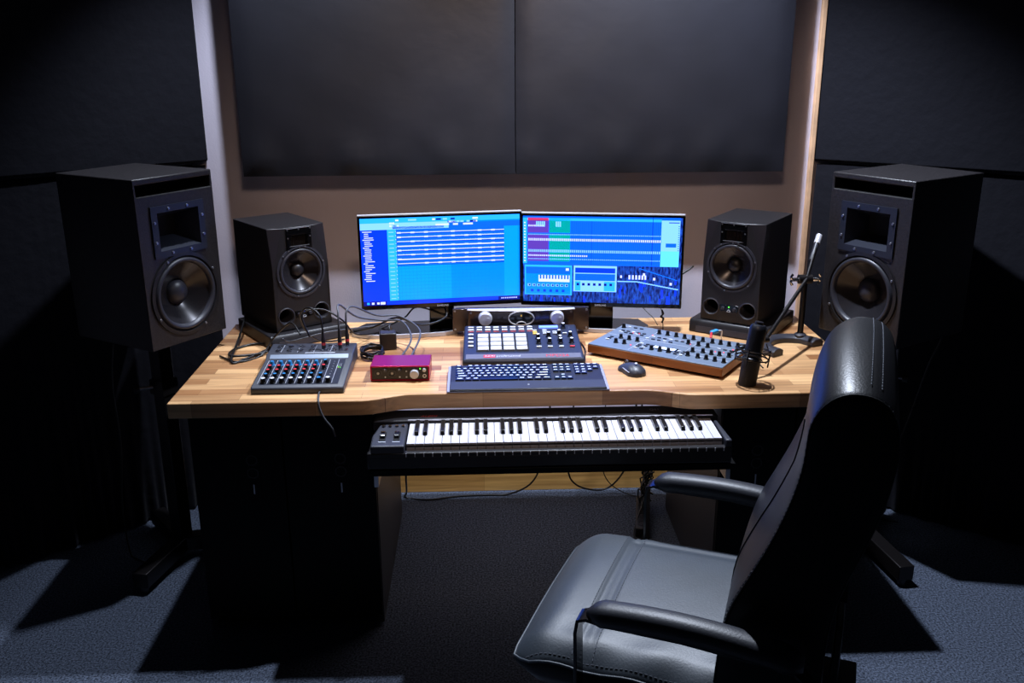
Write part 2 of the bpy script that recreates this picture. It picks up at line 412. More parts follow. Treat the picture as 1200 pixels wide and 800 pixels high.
def big_speaker(x, y, z, yaw, label):
    t = thing('studio_monitor_speaker', label, 'speaker', (x, y, z), yaw, 'large speakers on floor stands')
    w, d, h = .294, .35, .518
    b = MB(); b.box((0, d/2, h/2), (w, d, h), 'black_paint'); me = finish_mesh('enclosure', b)
    cw = MB(); cw.lathe([(.118, -.02), (.118, .09)], 'matte_black', (0, 0, .152), (0, 1, 0), 48)
    ch = MB(); s0, s1 = (.0775, .0575), (.047, .034); zc = .355
    A = [(-s0[0], -.001, zc-s0[1]), (s0[0], -.001, zc-s0[1]), (s0[0], -.001, zc+s0[1]), (-s0[0], -.001, zc+s0[1])]
    B = [(-s1[0], .09, zc-s1[1]+.006), (s1[0], .09, zc-s1[1]+.006), (s1[0], .09, zc+s1[1]), (-s1[0], .09, zc+s1[1])]
    hm = MB(); hm.box((0, .03, zc), (.16, .1, .122), 'matte_black')
    sl = MB(); sl.box((0, .03, h-.035), (w-.016, .1, .034), 'matte_black')
    me = cut(me, [cw, hm, sl]); link('enclosure', me, t, bev=.003)
    woofer(t, 0, .152, .128, 0, screws=4, phase=.5)
    b = MB(); o_ = .0155
    F = [(-.0995, zc-.0775), (.0995, zc-.0775), (.0995, zc+.0775), (-.0995, zc+.0775)]; I = [(-s0[0], zc-s0[1]), (s0[0], zc-s0[1]), (s0[0], zc+s0[1]), (-s0[0], zc+s0[1])]
    for i in range(4):
        j = (i+1) % 4
        b.face([(F[i][0], -.005, F[i][1]), (F[j][0], -.005, F[j][1]), (I[j][0], -.005, I[j][1]), (I[i][0], -.005, I[i][1])], 'horn_plastic')
        b.face([(F[i][0], .0, F[i][1]), (F[j][0], .0, F[j][1]), (F[j][0], -.005, F[j][1]), (F[i][0], -.005, F[i][1])], 'horn_plastic')
        b.face([(I[i][0], -.005, I[i][1]), (I[j][0], -.005, I[j][1]), (B[j][0], .07, B[j][2]), (B[i][0], .07, B[i][2])], 'horn_plastic')
    b.face([(p[0], .07, p[2]) for p in B], 'matte_black')
    bmesh.ops.remove_doubles(b.bm, verts=b.bm.verts, dist=1e-5)
    hn = part('horn', b, t, ang=20)
    for px, pz in ((-.09, .03), (-.09, -.03), (.09, .03), (.09, -.03), (-.035, .067), (.035, .067), (-.035, -.067), (.035, -.067)):
        b = MB(); b.lathe([(.0048, 0), (.0038, .0035)], 'screw', (px, -.005, zc+pz), (0, -1, 0), 10); part('screw', b, hn)
    return t
SPL = (-.916, 2.867, .807, 1.005); SPR = (1.20, 2.850, .782, -1.02)
big_speaker(*SPL, 'large black speaker with square horn and wide woofer on the left stand')
big_speaker(*SPR, 'large black speaker with square horn on the right stand behind the chair')
def stand(x, y, yaw, ztop, label, feet, knob):
    t = thing('speaker_stand', label, 'speaker stand', (x, y, 0), 0, 'floor stands for the large speakers')
    b = MB(); b.box((0, 0, (ztop-.006+.05)/2), (.05, .05, ztop-.006-.05), 'steel_black', Matrix.Rotation(yaw, 4, 'Z')); part('pole', b, t, bev=.003)
    b = MB(); b.box((0, 0, ztop-.0035), (.22, .22, .006), 'steel_black', Matrix.Rotation(yaw, 4, 'Z')); part('top_plate', b, t)
    b = MB(); b.box((0, 0, .625), (.062, .062, .05), 'steel_black', Matrix.Rotation(yaw, 4, 'Z'))
    b.cyl((0, 0, .625), (knob*.07, -.03, .625), .006, 'screw'); b.cyl((knob*.07, -.03, .625), (knob*.085, -.037, .625), .014, 'satin_black')
    part('height_clamp', b, t)
    for fx, fy in feet:
        a = math.atan2(fy, fx); L = sqrt(fx*fx+fy*fy)
        T = Matrix.Rotation(a, 4, 'Z'); b = MB(); b.box((L/2, 0, .05), (L, .052, .052), 'steel_black', T)
        lg = part('leg', b, t, bev=.003)
        b = MB(); b.cyl((fx*.93, fy*.93, 0), (fx*.93, fy*.93, .025), .014, 'rubber'); part('foot', b, lg)
    return t
stand(-1.05, 2.955, SPL[3], SPL[2], 'black square steel stand under the left large speaker', [(-.062, -.255), (-.15, .20), (.17, .03)], -1)
stand(1.325, 2.935, SPR[3], SPR[2], 'black square steel stand under the right large speaker', [(.035, -.30), (.15, .19), (-.11, -.02)], 1)

# ------------------------------------------------------------------ small desk speakers with wedge pads
def desk_speaker(x, y, z, yaw, label, lit):
    t = thing('desk_monitor_speaker', label, 'speaker', (x, y, z), yaw, 'small speakers on the worktop')
    w, d, h = .201, .278, .337
    b = MB()   # body with the two faceted upper front corners
    b.box((0, d/2, h/2), (w, d, h), 'satin_black')
    me = finish_mesh('enclosure', b)
    cuts = []
    c = MB(); c.lathe([(.0755, -.02), (.0755, .07)], 'matte_black', (0, 0, .190), (0, 1, 0), 48); cuts.append(c)
    c = MB(); c.box((0, .0, .293), (.062, .03, .036), 'matte_black'); cuts.append(c)
    for s in (-1, 1):
        c = MB(); c.lathe([(.0235, -.02), (.0235, .10)], 'matte_black', (s*.0635, 0, .047), (0, 1, 0), 32); cuts.append(c)
        c = MB()   # corner facet: slice between side and front
        pts = [(s*.045, -.001, h+.002), (s*.1015, -.001, .20), (s*.1025, -.02, .15), (s*.1025, .022, h+.002), (s*.1015, -.02, h+.002)]
        c.face([(s*.055, -.0005, h+.001), (s*.103, -.0005, .19), (s*.103, .020, h+.001)], 'speaker_baffle')
        c.face([(s*.055, -.02, h+.001), (s*.103, -.02, .19), (s*.103, -.02, h+.001)], 'speaker_baffle')
        c.face([(s*.055, -.0005, h+.001), (s*.055, -.02, h+.001), (s*.103, -.02, h+.001), (s*.103, .020, h+.001)], 'speaker_baffle')
        c.face([(s*.103, -.0005, .19), (s*.103, -.02, .19), (s*.103, -.02, h+.001), (s*.103, .020, h+.001)], 'speaker_baffle')
        c.face([(s*.055, -.0005, h+.001), (s*.055, -.02, h+.001), (s*.103, -.02, .19), (s*.103, -.0005, .19)], 'speaker_baffle')
        bmesh.ops.remove_doubles(c.bm, verts=c.bm.verts, dist=1e-6); cuts.append(c)
    me = cut(me, cuts); link('enclosure', me, t, bev=.002)
    woofer(t, 0, .190, .0850, 0, screws=6, dome=.036, phase=.3, ring='rubber')
    b = MB()
    for px, pz, sx, sz in ((0, .323, .088, .020), (0, .2665, .088, .017), (-.0375, .293, .013, .036), (.0375, .293, .013, .036)): b.box((px, -.0015, pz), (sx, .004, sz), 'gloss_black')
    b.box((0, -.0035, .3335), (.088, .002, .0015), 'alu'); b.box((0, -.0035, .2755), (.07, .002, .001), 'alu')
    tw = part('tweeter_plate', b, t)
    b = MB(); n = 14
    rows = [[(-.030+.060*i/n, (.006 if i % 2 else .011), z) for i in range(n+1)] for z in (.2755, .3105)]
    b.grid(rows, 'amp_face'); part('ribbon', b, tw, ang=10)
    for px, pz in ((-.04, .329), (0, .329), (.04, .329), (-.039, .303), (.039, .303), (-.04, .262), (0, .270), (.04, .262)): b = MB(); b.lathe([(.0026, 0), (.002, .002)], 'screw', (px, -.0035, pz), (0, -1, 0), 8); part('screw', b, tw)
    for s in (-1, 1):
        b = MB(); b.lathe([(.0295, .001), (.0295, -.002), (.027, -.0035), (.0235, .004), (.022, .05)], 'rubber', (s*.0635, 0, .047), (0, 1, 0), 32, caps=False); part('bass_port', b, t)
    b = MB(); b.box((0, -.001, .048), (.062, .003, .024), 'gloss_black'); cp = part('control_plate', b, t, bev=.001)
    for s in (-1, 1):
        b = MB(); b.lathe([(.0062, 0), (.005, .009)], 'rubber', (s*.02, -.002, .048), (0, -1, 0), 16); part('knob', b, cp)
    b = MB(); b.lathe([(.0028, 0), (.002, .002)], 'led_green' if lit else 'led_blue', (0, -.002, .053), (0, -1, 0), 10)
    part('power_light', b, cp)
    b = MB(); b.tube([(-.006, -.003, .038), (0, -.003, .044), (.006, -.003, .038)], .0007, 'light_mark', 5); b.box((0, -.003, .0365), (.012, .001, .0015), 'light_mark'); part('emblem', b, cp)
    return t
def pad(cx, cy, yaw, label):
    t = thing('isolation_pad', label, 'speaker pad', (cx, cy, .7505), yaw, 'pads under the small speakers')
    b = MB(); b.prism([(-.148, .0), (-.145, .034), (-.138, .044), (.148, .044), (.148, 0)], -.135, .135, 'satin_black', 'x')
    part('pad_body', b, t, bev=.004, seg=3)
    b = MB(); b.prism([(-.1502, .004), (-.1482, .024), (-.1472, .024), (-.1492, .004)], -.11, .11, 'rubber', 'x'); part('front_strip', b, t)
pad(-.648, 3.114, radians(34), 'black wedge pad under the left small speaker, behind the mixer')
pad(.903, 3.112, radians(-35), 'black wedge pad under the right small speaker, beside the microphone stand')
desk_speaker(-.588, 3.028, .797, .645, 'small black two-way speaker left of the screens, behind the mixer', False)
desk_speaker(.826, 3.006, .797, -.625, 'small black two-way speaker right of the screens with green light', True)

# ------------------------------------------------------------------ computer screens
def draw_arrange(q):
    random.seed(3)
    B0, B1, B2, B3, Wt = 'ui_blue', 'ui_deep', 'ui_cyan', 'ui_sky', 'ui_white'
    q(0, 0, 1, 1, 'ui_sky', 0)
    q(0, 0, 1, .055, 'ui_cyan'); q(0, .055, .55, .13, 'ui_pale'); q(.55, .07, 1, .13, 'ui_blue'); q(.2, .10, .52, .125, 'ui_deep', 2)
    for i in range(34):
        u = .17+random.random()*.55; v = random.choice((.018, .05, .08)); q(u, v, u+.008+random.random()*.03, v+.02, random.choice((Wt, Wt, 'ui_navy', 'ui_pale')), 3)
    q(0, .13, .165, .95, 'ui_deep', 2)
    for i in range(26):
        v = .145+i*.0225; u = .012+(.01 if i % 4 else 0); q(u, v, u+.025+random.random()*.045, v+.009, Wt, 3)
    q(.165, .13, .22, .95, 'ui_cyan', 2)
    for i in range(18): q(.175, .155+i*.045, .205, .165+i*.045, 'ui_pale', 3); q(.216, .15+i*.045, .2195, .158+i*.045, Wt, 3)
    q(.22, .13, .90, .54, 'ui_blue', 2); q(.22, .54, .56, .95, 'ui_sky2', 2); q(.56, .54, .90, .95, 'ui_sky', 2); q(.90, .13, .99, .95, 'ui_sky2', 2)
    for i in range(8):
        v = .165+.0505*i; q(.22, v+.014, .90, v+.019, 'ui_navy', 3); q(.225, v, .90, v+.008 + (.006 if i in (3, 6) else 0), Wt, 4)
        for k in range(8):
            if random.random() < .75: q(.225+.0845*k, v-.004, .25+.0845*k, v+.013, Wt, 5)
        for k in range(60):
            if i in (1, 2, 4, 5): q(.225+.0112*k, v-.007+random.random()*.006, .230+.0112*k, v, 'ui_pale', 5)
    q(.22, .545, .90, .552, 'ui_navy', 3)
    for k in range(28): q(.22+.0243*k, .55, .2206+.0243*k, .95, 'ui_blue', 3)
    for k in range(10): q(.22, .58+.04*k, .90, .5815+.04*k, 'ui_blue', 3)
    q(0, .95, 1, 1, 'ui_navy', 3)
    for k, u in enumerate((.02, .05, .083)): q(u, .963, u+.016, .987, 'ui_cyan' if k == 0 else Wt, 4)
    q(.105, .96, .135, .99, Wt, 4); q(.145, .955, .86, .995, 'ui_deep', 4)
    for k in range(9): q(.88+.012*k, .968, .886+.012*k, .982, Wt, 4)
def draw_mixer(q):
    random.seed(4); Wt = 'ui_white'
    q(0, 0, 1, 1, 'ui_water', 0)
    q(0, 0, .985, .56, 'ui_blue', 2); q(0, .02, .87, .05, 'ui_cyan', 3); q(0, .03, .025, .55, 'ui_cyan', 3)
    for k in range(14): q(.006, .07+.034*k, .016, .085+.034*k, Wt, 4)
    q(.03, .02, .163, .55, 'ui_purple', 3); q(.168, .02, .30, .55, 'ui_green', 3)
    q(.03, .02, .163, .05, 'ui_red', 4); q(.03, .19, .30, .215, 'ui_blue', 4); q(.03, .52, .30, .55, 'ui_blue', 4)
    for k in range(10):
        if k > 3 and k < 9: q(.035+.012*k, .06, .044+.012*k, .12, 'ui_pale', 5)
        if 2 < k < 6: q(.172+.012*k, .06, .181+.012*k, .12, 'ui_pale', 5)
    for (v, h, c, n) in ((.10, .02, Wt, 8), (.205, .01, 'ui_pale', 66), (.255, .028, Wt, 66), (.385, .03, 'ui_pale', 66), (.445, .018, Wt, 30), (.49, .010, 'ui_pale', 66)):
        for k in range(n): q(.034+.0127*k, v, .0415+.0127*k, v+h, c, 5)
    for k in range(46): q(.30+.0125*k, .06, .3012+.0125*k, .54, 'ui_deep', 4)
    q(.815, .0, .818, .55, 'ui_navy', 5); q(.435, .05, .437, .55, 'ui_deep', 5)
    q(.87, .03, .985, .56, 'ui_pale', 4); q(.87, .38, .985, .56, 'ui_mint', 5); q(.915, .05, .98, .06, 'ui_navy', 5); q(.90, .29, .965, .335, 'ui_blue', 5)
    for k in range(12): q(.975, .09+.025*k, .982, .1+.025*k, 'ui_blue', 6)
    # plugin windows
    q(.01, .565, .315, .92, 'ui_cyan', 4); q(.018, .59, .305, .67, 'ui_blue', 5); q(.018, .67, .305, .77, 'ui_sky', 5); q(.10, .685, .30, .765, Wt, 6)
    for k in range(10): q(.108+.0195*k, .685, .118+.0195*k, .73, 'ui_blue', 7)
    q(.018, .77, .305, .91, 'ui_sky', 5)
    for k in range(9): q(.03+.03*k, .79, .05+.03*k, .82, 'ui_pale', 6); q(.036+.03*k, .795, .047+.03*k, .815, 'ui_navy', 7)
    for k in range(6): q(.05+.04*k, .855, .068+.04*k, .885, 'ui_deep', 6)
    q(.275, .60, .295, .63, Wt, 6)
    q(.325, .565, .60, .87, 'ui_pale', 4); q(.335, .59, .59, .65, 'ui_deep', 5); q(.335, .66, .59, .74, 'ui_blue', 5); q(.335, .75, .59, .86, 'ui_cyan', 5); q(.37, .75, .52, .86, 'ui_pale', 6)
    for k in range(7): q(.345+.035*k, .77, .362+.035*k, .80, 'ui_navy', 7)
    # wallpaper: bridge lights and haze streaks over dark water
    for k in range(46):
        u = random.random()*.97; v = .66+random.random()*.30; q(u, v, u+.004+random.random()*.012, v+.03+random.random()*.08, random.choice(('ui_deep', 'ui_deep', 'ui_navy2')), 1)
    for k, u in enumerate((.622, .675, .697, .718, .738, .757, .775)): q(u, .665 if k else .67, u+.011, .715 if k else .70, Wt, 6)
    for k in range(24):
        u = .605+.016*k; v = .735+max(0, (u-.72))*.32; q(u, v, u+.0165, v+.012, 'ui_pale', 6)
    for k in range(20): u = .74+.012*k; v = .585+(u-.74)*.55; q(u, v, u+.0125, v+.006, 'ui_sky', 6)
    for u, v in ((.765, .64), (.83, .69), (.935, .745)): q(u, v, u+.014, v+.03, Wt, 8)
UI = dict(ui_blue=(14, 112, 232), ui_deep=(6, 66, 214), ui_navy=(4, 22, 140), ui_navy2=(20, 60, 225), ui_cyan=(48, 196, 255), ui_sky=(0, 150, 252), ui_sky2=(6, 168, 255),
          ui_white=(238, 248, 255), ui_pale=(150, 226, 255), ui_purple=(104, 66, 186), ui_green=(0, 176, 170), ui_red=(220, 60, 110), ui_mint=(110, 240, 225))
for k, v in UI.items():
    c_ = hexc(*v); mm = mat(k, c_, .25, emit=1.0); bs_ = mm.node_tree.nodes['Principled BSDF']
    bs_.inputs['Base Color'].default_value = (0, 0, 0, 1)
    bs_.inputs['Emission Color'].default_value = (c_[0], c_[1]*1.05, c_[2]*(2.5 if v[2] > 200 else 1.2), 1)
mm = mat('ui_water', hexc(6, 20, 130), .25, emit=1.0); nt_ = mm.node_tree; bs_ = nt_.nodes['Principled BSDF']; bs_.inputs['Base Color'].default_value = (0, 0, 0, 1)
tc_ = nt_.nodes.new('ShaderNodeTexCoord'); mp_ = nt_.nodes.new('ShaderNodeMapping'); mp_.inputs['Scale'].default_value = (28, 1, 9); nz_ = nt_.nodes.new('ShaderNodeTexNoise'); nz_.inputs['Detail'].default_value = 5
rp_ = nt_.nodes.new('ShaderNodeValToRGB'); rp_.color_ramp.elements[0].position = .38; rp_.color_ramp.elements[0].color = (*hexc(4, 14, 90), 1); rp_.color_ramp.elements[1].position = .68; rp_.color_ramp.elements[1].color = (.02, .12, .85, 1)
nt_.links.new(tc_.outputs['Object'], mp_.inputs['Vector']); nt_.links.new(mp_.outputs[0], nz_.inputs['Vector']); nt_.links.new(nz_.outputs['Fac'], rp_.inputs['Fac']); nt_.links.new(rp_.outputs['Color'], bs_.inputs['Emission Color'])
def screen(x, y, z, yaw, label, draw, sx, base):
    bx, bw, bf = base
    t = thing('computer_screen', label, 'computer screen', (x, y, .7505), yaw, 'screens on the worktop')
    w, h = .545, .318; zc = z-.7505
    b = MB(); b.box((0, .012, zc), (w, .022, h), 'gloss_black'); b.box((0, .034, zc-.02), (w*.6, .024, h*.6), 'satin_black'); part('housing', b, t, bev=.003)
    b = MB(); b.box((0, .007, zc+h/2+.0012), (w-.002, .018, .0034), 'silver'); part('top_edge', b, t, label='bright brushed top edge')
    W, H = w-.016, h-.024; x0, z1 = -W/2, zc+h/2-.0085
    b = MB()
    def q(u0, v0, u1, v1, c, lay=2):
        u1, v1 = min(u1, 1), min(v1, 1)
        yy = -.0002-.00006*lay
        b.face([(x0+u0*W, yy, z1-v1*H), (x0+u1*W, yy, z1-v1*H), (x0+u1*W, yy, z1-v0*H), (x0+u0*W, yy, z1-v0*H)], c)
    draw(q)
    o = part('display', b, t)
    me = text_mesh('SAMSUNG', .0085, 'light_mark', align='CENTER'); link('brand_lettering', me, t, loc=(.0, -.0005, zc-h/2+.0035), rot=(pi/2, 0, 0))
    # stand: broad neck and flat base with bright front edge
    b = MB(); b.box((sx, .075, .055), (.085, .05, .105), 'gloss_black'); b.box((sx, .055, .14), (.06, .03, .10), 'gloss_black'); part('neck', b, t, bev=.003)
    b = MB(); pts = []
    for i in range(25):
        u = -1+2*i/24; pts.append((bx+u*bw, bf+.05*u*u*u*u))
    pts += [(bx+bw, .06), (bx+bw*.75, .13), (bx-bw*.75, .13), (bx-bw, .06)]
    b.prism(pts, 0, .008, 'gloss_black'); bs = part('base', b, t, bev=.001)
    b = MB()
    for i in range(24):
        p, r = pts[i], pts[i+1]
        b.face([(p[0], p[1]-.002, .0005), (r[0], r[1]-.002, .0005), (r[0], r[1]-.002, .0135), (p[0], p[1]-.002, .0135)], 'silver')
        b.face([(p[0], p[1]-.002, .0135), (r[0], r[1]-.002, .0135), (r[0], r[1]+.006, .0135), (p[0], p[1]+.006, .0135)], 'silver')
    bmesh.ops.remove_doubles(b.bm, verts=b.bm.verts, dist=1e-5)
    part('base_edge', b, bs, label='bright silver front edge')
    return t
screen(-.131, 3.095, .9995, radians(-5.5) * -1 if 0 else radians(7), 'left widescreen display showing a music track arrangement in blue', draw_arrange, .0, (-.115, .195, -.045))
screen(.405, 3.090, .9925, radians(-9), 'right widescreen display showing a mixer window and plugin panels', draw_mixer, .0, (.03, .135, -.028))

# ------------------------------------------------------------------ rack amplifier between the screen stands
t = thing('rack_amplifier', 'low dark amplifier with two large silver knobs behind the pad controller', 'amplifier', (.132, 3.050, .7505))
b = MB(); b.box((0, .0215, .053), (.44, .027, .074), 'satin_black'); part('body', b, t, bev=.002)
b = MB(); b.box((0, .004, .055), (.46, .008, .079), 'amp_face'); part('face_plate', b, t, bev=.002)
b = MB(); pr = []
for i in range(21): u = -1+2*i/20; pr.append((u*.178, -.028+.018*u*u))
b.prism(pr+[(.178, .0), (-.178, .0)], .016, .090, 'amp_face'); cf = part('centre_section', b, t, bev=.002)
b = MB(); b.prism([(p[0]*1.02, p[1]-.004) for p in pr]+[(.18, .000), (-.18, .000)], .0905, .0955, 'silver'); part('top_lip', b, t, bev=.003, label='bright silver curved top lip')
for s in (-1, 1):
    b = MB(); b.lathe([(.0235, -.005), (.0235, .004), (.022, .02), (.0195, .023), (0, .023)], 'silver', (s*.120, -.020, .068), (0, -1, 0), 32, caps=False); k = part('volume_knob', b, t)
    b = MB(); b.box((s*.120+.009, -.0445, .073), (.008, .002, .003), 'light_mark', None); part('pointer', b, k)
b = MB(); b.lathe([(.0, .004), (.040, .004)], 'gloss_black', (0, 0, 0), (0, -1, 0), 40, caps=False)
for v in b.bm.verts: v.co.z = v.co.z*.55+.068; v.co.y -= .0268
part('meter_window', b, t)
b = MB(); b.tube([(.042*cos(a), -.0325, .068+.024*sin(a)) for a in [2*pi*i/32 for i in range(33)]], .0026, 'silver', 6, 1)
b.tube([(.016*cos(a), -.034, .047+.010*sin(a)) for a in [pi*i/10 for i in range(11)]], .0018, 'silver', 6, 1); part('meter_bezel', b, t)
b = MB(); b.box((0, -.0318, .077), (.005, .001, .006), 'led_amber'); part('indicator_light', b, t)
b = MB(); b.box((0, -.0335, .093), (.008, .001, .0012), 'gloss_black'); b.box((0, -.0335, .093), (.0015, .001, .004), 'gloss_black'); part('emblem', b, t)
for s in (-1, 1):
    b = MB(); b.lathe([(.004, 0), (.003, .002)], 'screw', (s*.168, -.012, .083), (0, -1, 0), 8); part('screw', b, t)
    for zz in (.022, .086): b = MB(); b.lathe([(.004, 0), (.003, .002)], 'screw', (s*.222, 0, zz), (0, -1, 0), 8); part('screw', b, t)
for sx in (-.14, .14):
    b = MB(); b.cyl((sx, .02, 0), (sx, .02, .017), .010, 'rubber'); part('foot', b, t)

# ------------------------------------------------------------------ knob helper
def knob(t, x, y, z, r, h, cap, body='key_black', name='knob', nrm=(0, 0, 1), seg=14):
    b = MB(); n = Vector(nrm).normalized()
    b.lathe([(r*1.25, 0), (r*1.15, h*.18), (r*.92, h*.22), (r*.8, h*.92), (r*.7, h)], [body]*4, (x, y, z), n, seg, caps=False)
    b.lathe([(r*.7, h), (0, h+.0003)], cap, (x, y, z), n, seg, caps=False)
    return part(name, b, t)

# ------------------------------------------------------------------ mixer
t = thing('audio_mixer', 'small grey analogue mixer with blue and red topped knobs at the desk left', 'mixer', (-.524, 2.515, .7505), 0)
b = MB(); prof = [(0, 0), (.0, .016), (.006, .021), (.205, .036), (.222, .046), (.322, .049), (.328, .040), (.328, 0)]
b.prism(prof, -.131, .131, 'grey_panel', 'x'); part('case', b, t, bev=.003)
def mz(y): return .021+(y-.006)*.0754
b = MB(); s_ = .0754
rows = [(-.112, .018), (.112, .018), (.112, .200), (-.112, .200)]
b.face([(x, y, mz(y)+.0006) for x, y in rows], 'navy_panel')
b.face([(-.118, .2065, .0375), (.118, .2065, .0375), (.118, .2205, .0458), (-.118, .2205, .0458)], 'synth_panel'); part('face_panel', b, t, label='blue-grey control field with a pale strip')
b = MB()
for i in range(9): x = -.1145+i*.0262; b.box((x-.002, .11, mz(.11)+.0008), (.0008, .17, .0006), 'light_mark', Matrix.Translation((0, .11, mz(.11))) @ Matrix.Rotation(math.atan(s_), 4, 'X') @ Matrix.Translation((0, -.11, -mz(.11))))
for i in range(8):
    for j in range(9):
        y = .03+j*.019; x = -.0935+i*.0262; b.box((x-.009, y, mz(y)+.001), (.003, .0015, .0008), 'light_mark')
for i in range(4): b.box((-.09+i*.05, .27, .0481), (.0008, .07, .0008), 'light_mark')
b.box((.03, .232, .0468), (.09, .004, .0008), 'light_mark')
for k in range(10): b.box((.098+.006*(k % 2), .13+.008*(k//2), mz(.15)+.001), (.0028, .0016, .0012), ('led_green', 'led_amber')[k % 3 == 0] if k < 3 else 'light_mark')
part('printed_marks', b, t)
caps = ['light_mark', 'mark_blue', 'mark_red', 'mark_red', 'mark_blue']
for i in range(8):
    x = -.1005+i*.0262
    ys = [.032, .068, .098, .128, .160]
    if i >= 6: ys = ys[:2] + ([.128, .165] if i == 6 else [])
    for j, y in enumerate(ys):
        if i == 7 and j == 1: continue
        c = caps[j] if i < 6 else ('light_mark' if i == 7 else ['mark_blue', 'mark_blue', 'mark_red', 'mark_blue'][j])
        knob(t, x, y, mz(y), (.0086 if j == 0 else .0070), (.016 if j == 0 else .014), c, 'key_black' if j != 4 else 'mark_blue', nrm=(0, -s_, 1))
for i in range(4):
    for j in range(2): b = MB(); b.lathe([(.0085, 0), (.0085, .003), (.005, .003), (.005, .001)], 'chrome', (-.1+i*.034, .250+j*.035, .0474+j*.001), (0, 0, 1), 14); part('jack_socket', b, t)
for i in range(5):
    for j in range(2): b = MB(); b.lathe([(.006, 0), (.006, .004), (.003, .004), (.003, .001)], 'chrome', (.035+i*.018, .250+j*.035, .0474+j*.001), (0, 0, 1), 12); part('jack_socket', b, t)

# ------------------------------------------------------------------ red audio interface
t = thing('audio_interface', 'small crimson metal audio interface box between the mixer and the keyboard', 'audio interface', (-.2415, 2.607, .7505), radians(-1))
w, d, h = .173, .105, .046
b = MB(); b.box((0, d/2, h/2+.001), (w, d, h), 'magenta'); me = finish_mesh('sleeve', b)
c = MB(); c.box((0, 0, h/2+.001), (w-.008, .012, h-.009), 'magenta_side'); me = cut(me, [c]); link('sleeve', me, t, bev=.0035, seg=3)
b = MB(); b.box((0, .0045, h/2+.001), (w-.009, .003, h-.010), 'satin_black'); part('front_plate', b, t)
for x in (-.064, -.023):
    b = MB(); b.lathe([(.0115, 0), (.0115, .002), (.0095, .002), (.0095, -.003), (.004, -.003)], ['rubber', 'rubber', 'matte_black', 'matte_black'], (x, .003, .024), (0, -1, 0), 24, caps=False)
    b.lathe([(.004, 0.0), (.0035, .001), (.002, .001)], 'screw', (x, .002, .024), (0, -1, 0), 12); part('combo_socket', b, t)
for x in (-.043, -.001): 
    b = MB(); b.lathe([(.0055, 0), (.0045, .009), (0, .0092)], 'rubber', (x, .003, .034), (0, -1, 0), 16, caps=False); k = part('gain_knob', b, t)
    b = MB(); b.box((x, -.0065, .037), (.0012, .001, .004), 'light_mark'); part('pointer', b, k)
for x, z_ in ((-.043, .0125), (-.001, .0125), (.019, .0125), (.019, .030)): b = MB(); b.box((x, .0015, z_), (.004, .003, .004), 'light_mark'); part('switch', b, t)
b = MB(); b.lathe([(.0135, 0), (.0125, .014), (.0115, .015), (0, .015)], 'silver', (.0425, .003, .023), (0, -1, 0), 28, caps=False); part('monitor_knob', b, t, label='large pale silver volume knob')
b = MB(); b.lathe([(.0022, 0), (.0018, .0015)], 'led_green', (.059, .003, .037), (0, -1, 0), 10); part('usb_light', b, t)
for z, m_ in ((.034, 'silver'), (.015, 'gloss_black')):
    b = MB(); b.lathe([(.0058, 0), (.0058, .004 if m_ == 'silver' else .002), (.003, .004 if m_ == 'silver' else .002), (.003, 0)], ['silver']*2+['matte_black'], (.0715, .003, z), (0, -1, 0), 18, caps=False)
    if m_ == 'silver': b.lathe([(.0055, .0), (.0045, .009), (0, .009)], 'silver', (.0715, .003, z), (0, -1, 0), 18, caps=False)
    part('headphone_knob' if m_ == 'silver' else 'headphone_socket', b, t)

# ------------------------------------------------------------------ pad controller
t = thing('pad_controller', 'dark pad controller with sixteen grey pads behind the computer keyboard', 'pad controller', (.127, 2.725, .7505))
b = MB(); HW = .188
prof = [(0, 0), (0, .016), (.006, .022), (.27, .052), (.275, .045), (.275, .0)]
b.prism(prof, -HW, HW, 'navy_panel', 'x')
for v in b.bm.verts:      # shoulders taper slightly towards the back
    v.co.x *= 1-.02*(v.co.y/.27)
part('case', b, t, bev=.006, seg=3)
sl = math.atan((.052-.022)/.264)
TT = Matrix.Translation((0, .006, .022)) @ Matrix.Rotation(sl, 4, 'X')     # local sloped surface: x, v along depth, height
def on(mb, u, v, su, sv, hh, m): mb.box((u, v, hh/2), (su, sv, hh), m, TT)
b = MB(); on(b, 0, .018, .355, .034, .0012, 'strip_grey'); part('silver_strip', b, t, label='grey strip along the front edge')
b = MB(); on(b, -.045, .128, .158, .150, .001, 'matte_black') if 0 else on(b, -.063, .122, .165, .135, .001, 'matte_black'); part('pad_bed', b, t)
for r in range(4):
    for c_ in range(4):
        b = MB(); on(b, -.063+(c_-1.5)*.0405, .122+(r-1.5)*.0325, .035, .0275, .006, 'pad_grey'); part('drum_pad', b, t, bev=.002)
for c_ in range(8):
    for r in range(2):
        b = MB(); on(b, -.163+c_*.0275, .222+r*.021, .018, .0085, .004, 'light_mark' if r == 0 else 'light_mark'); part('button', b, t, bev=.001)
b = MB()
for c_ in range(8): on(b, -.163+c_*.0275, .211, .018, .003, .0014, 'logo_red')
for c_ in range(8):
    on(b, -.163+c_*.0275, .2325, .018, .0012, .0014, 'dim_text')
part('printed_marks', b, t)
for v in (.095, .125, .155, .185):
    b = MB(); on(b, -.163, v, .017, .009, .004, 'light_mark'); part('button', b, t, bev=.001)
b = MB(); on(b, .092, .242, .062, .017, .003, 'display_blue'); part('display', b, t, label='glowing blue display strip')
kk = [(.052, .15), (.052, .115), (.087, .165), (.087, .115), (.122, .18), (.122, .135), (.122, .11) if 0 else (.122, .115), (.157, .165), (.157, .115), (.14, .235)]
for u, v in kk:
    p = TT @ Vector((u, v, 0)); knob(t, *p, .0075, .017, 'light_mark', nrm=(0, -sin(sl), cos(sl)))
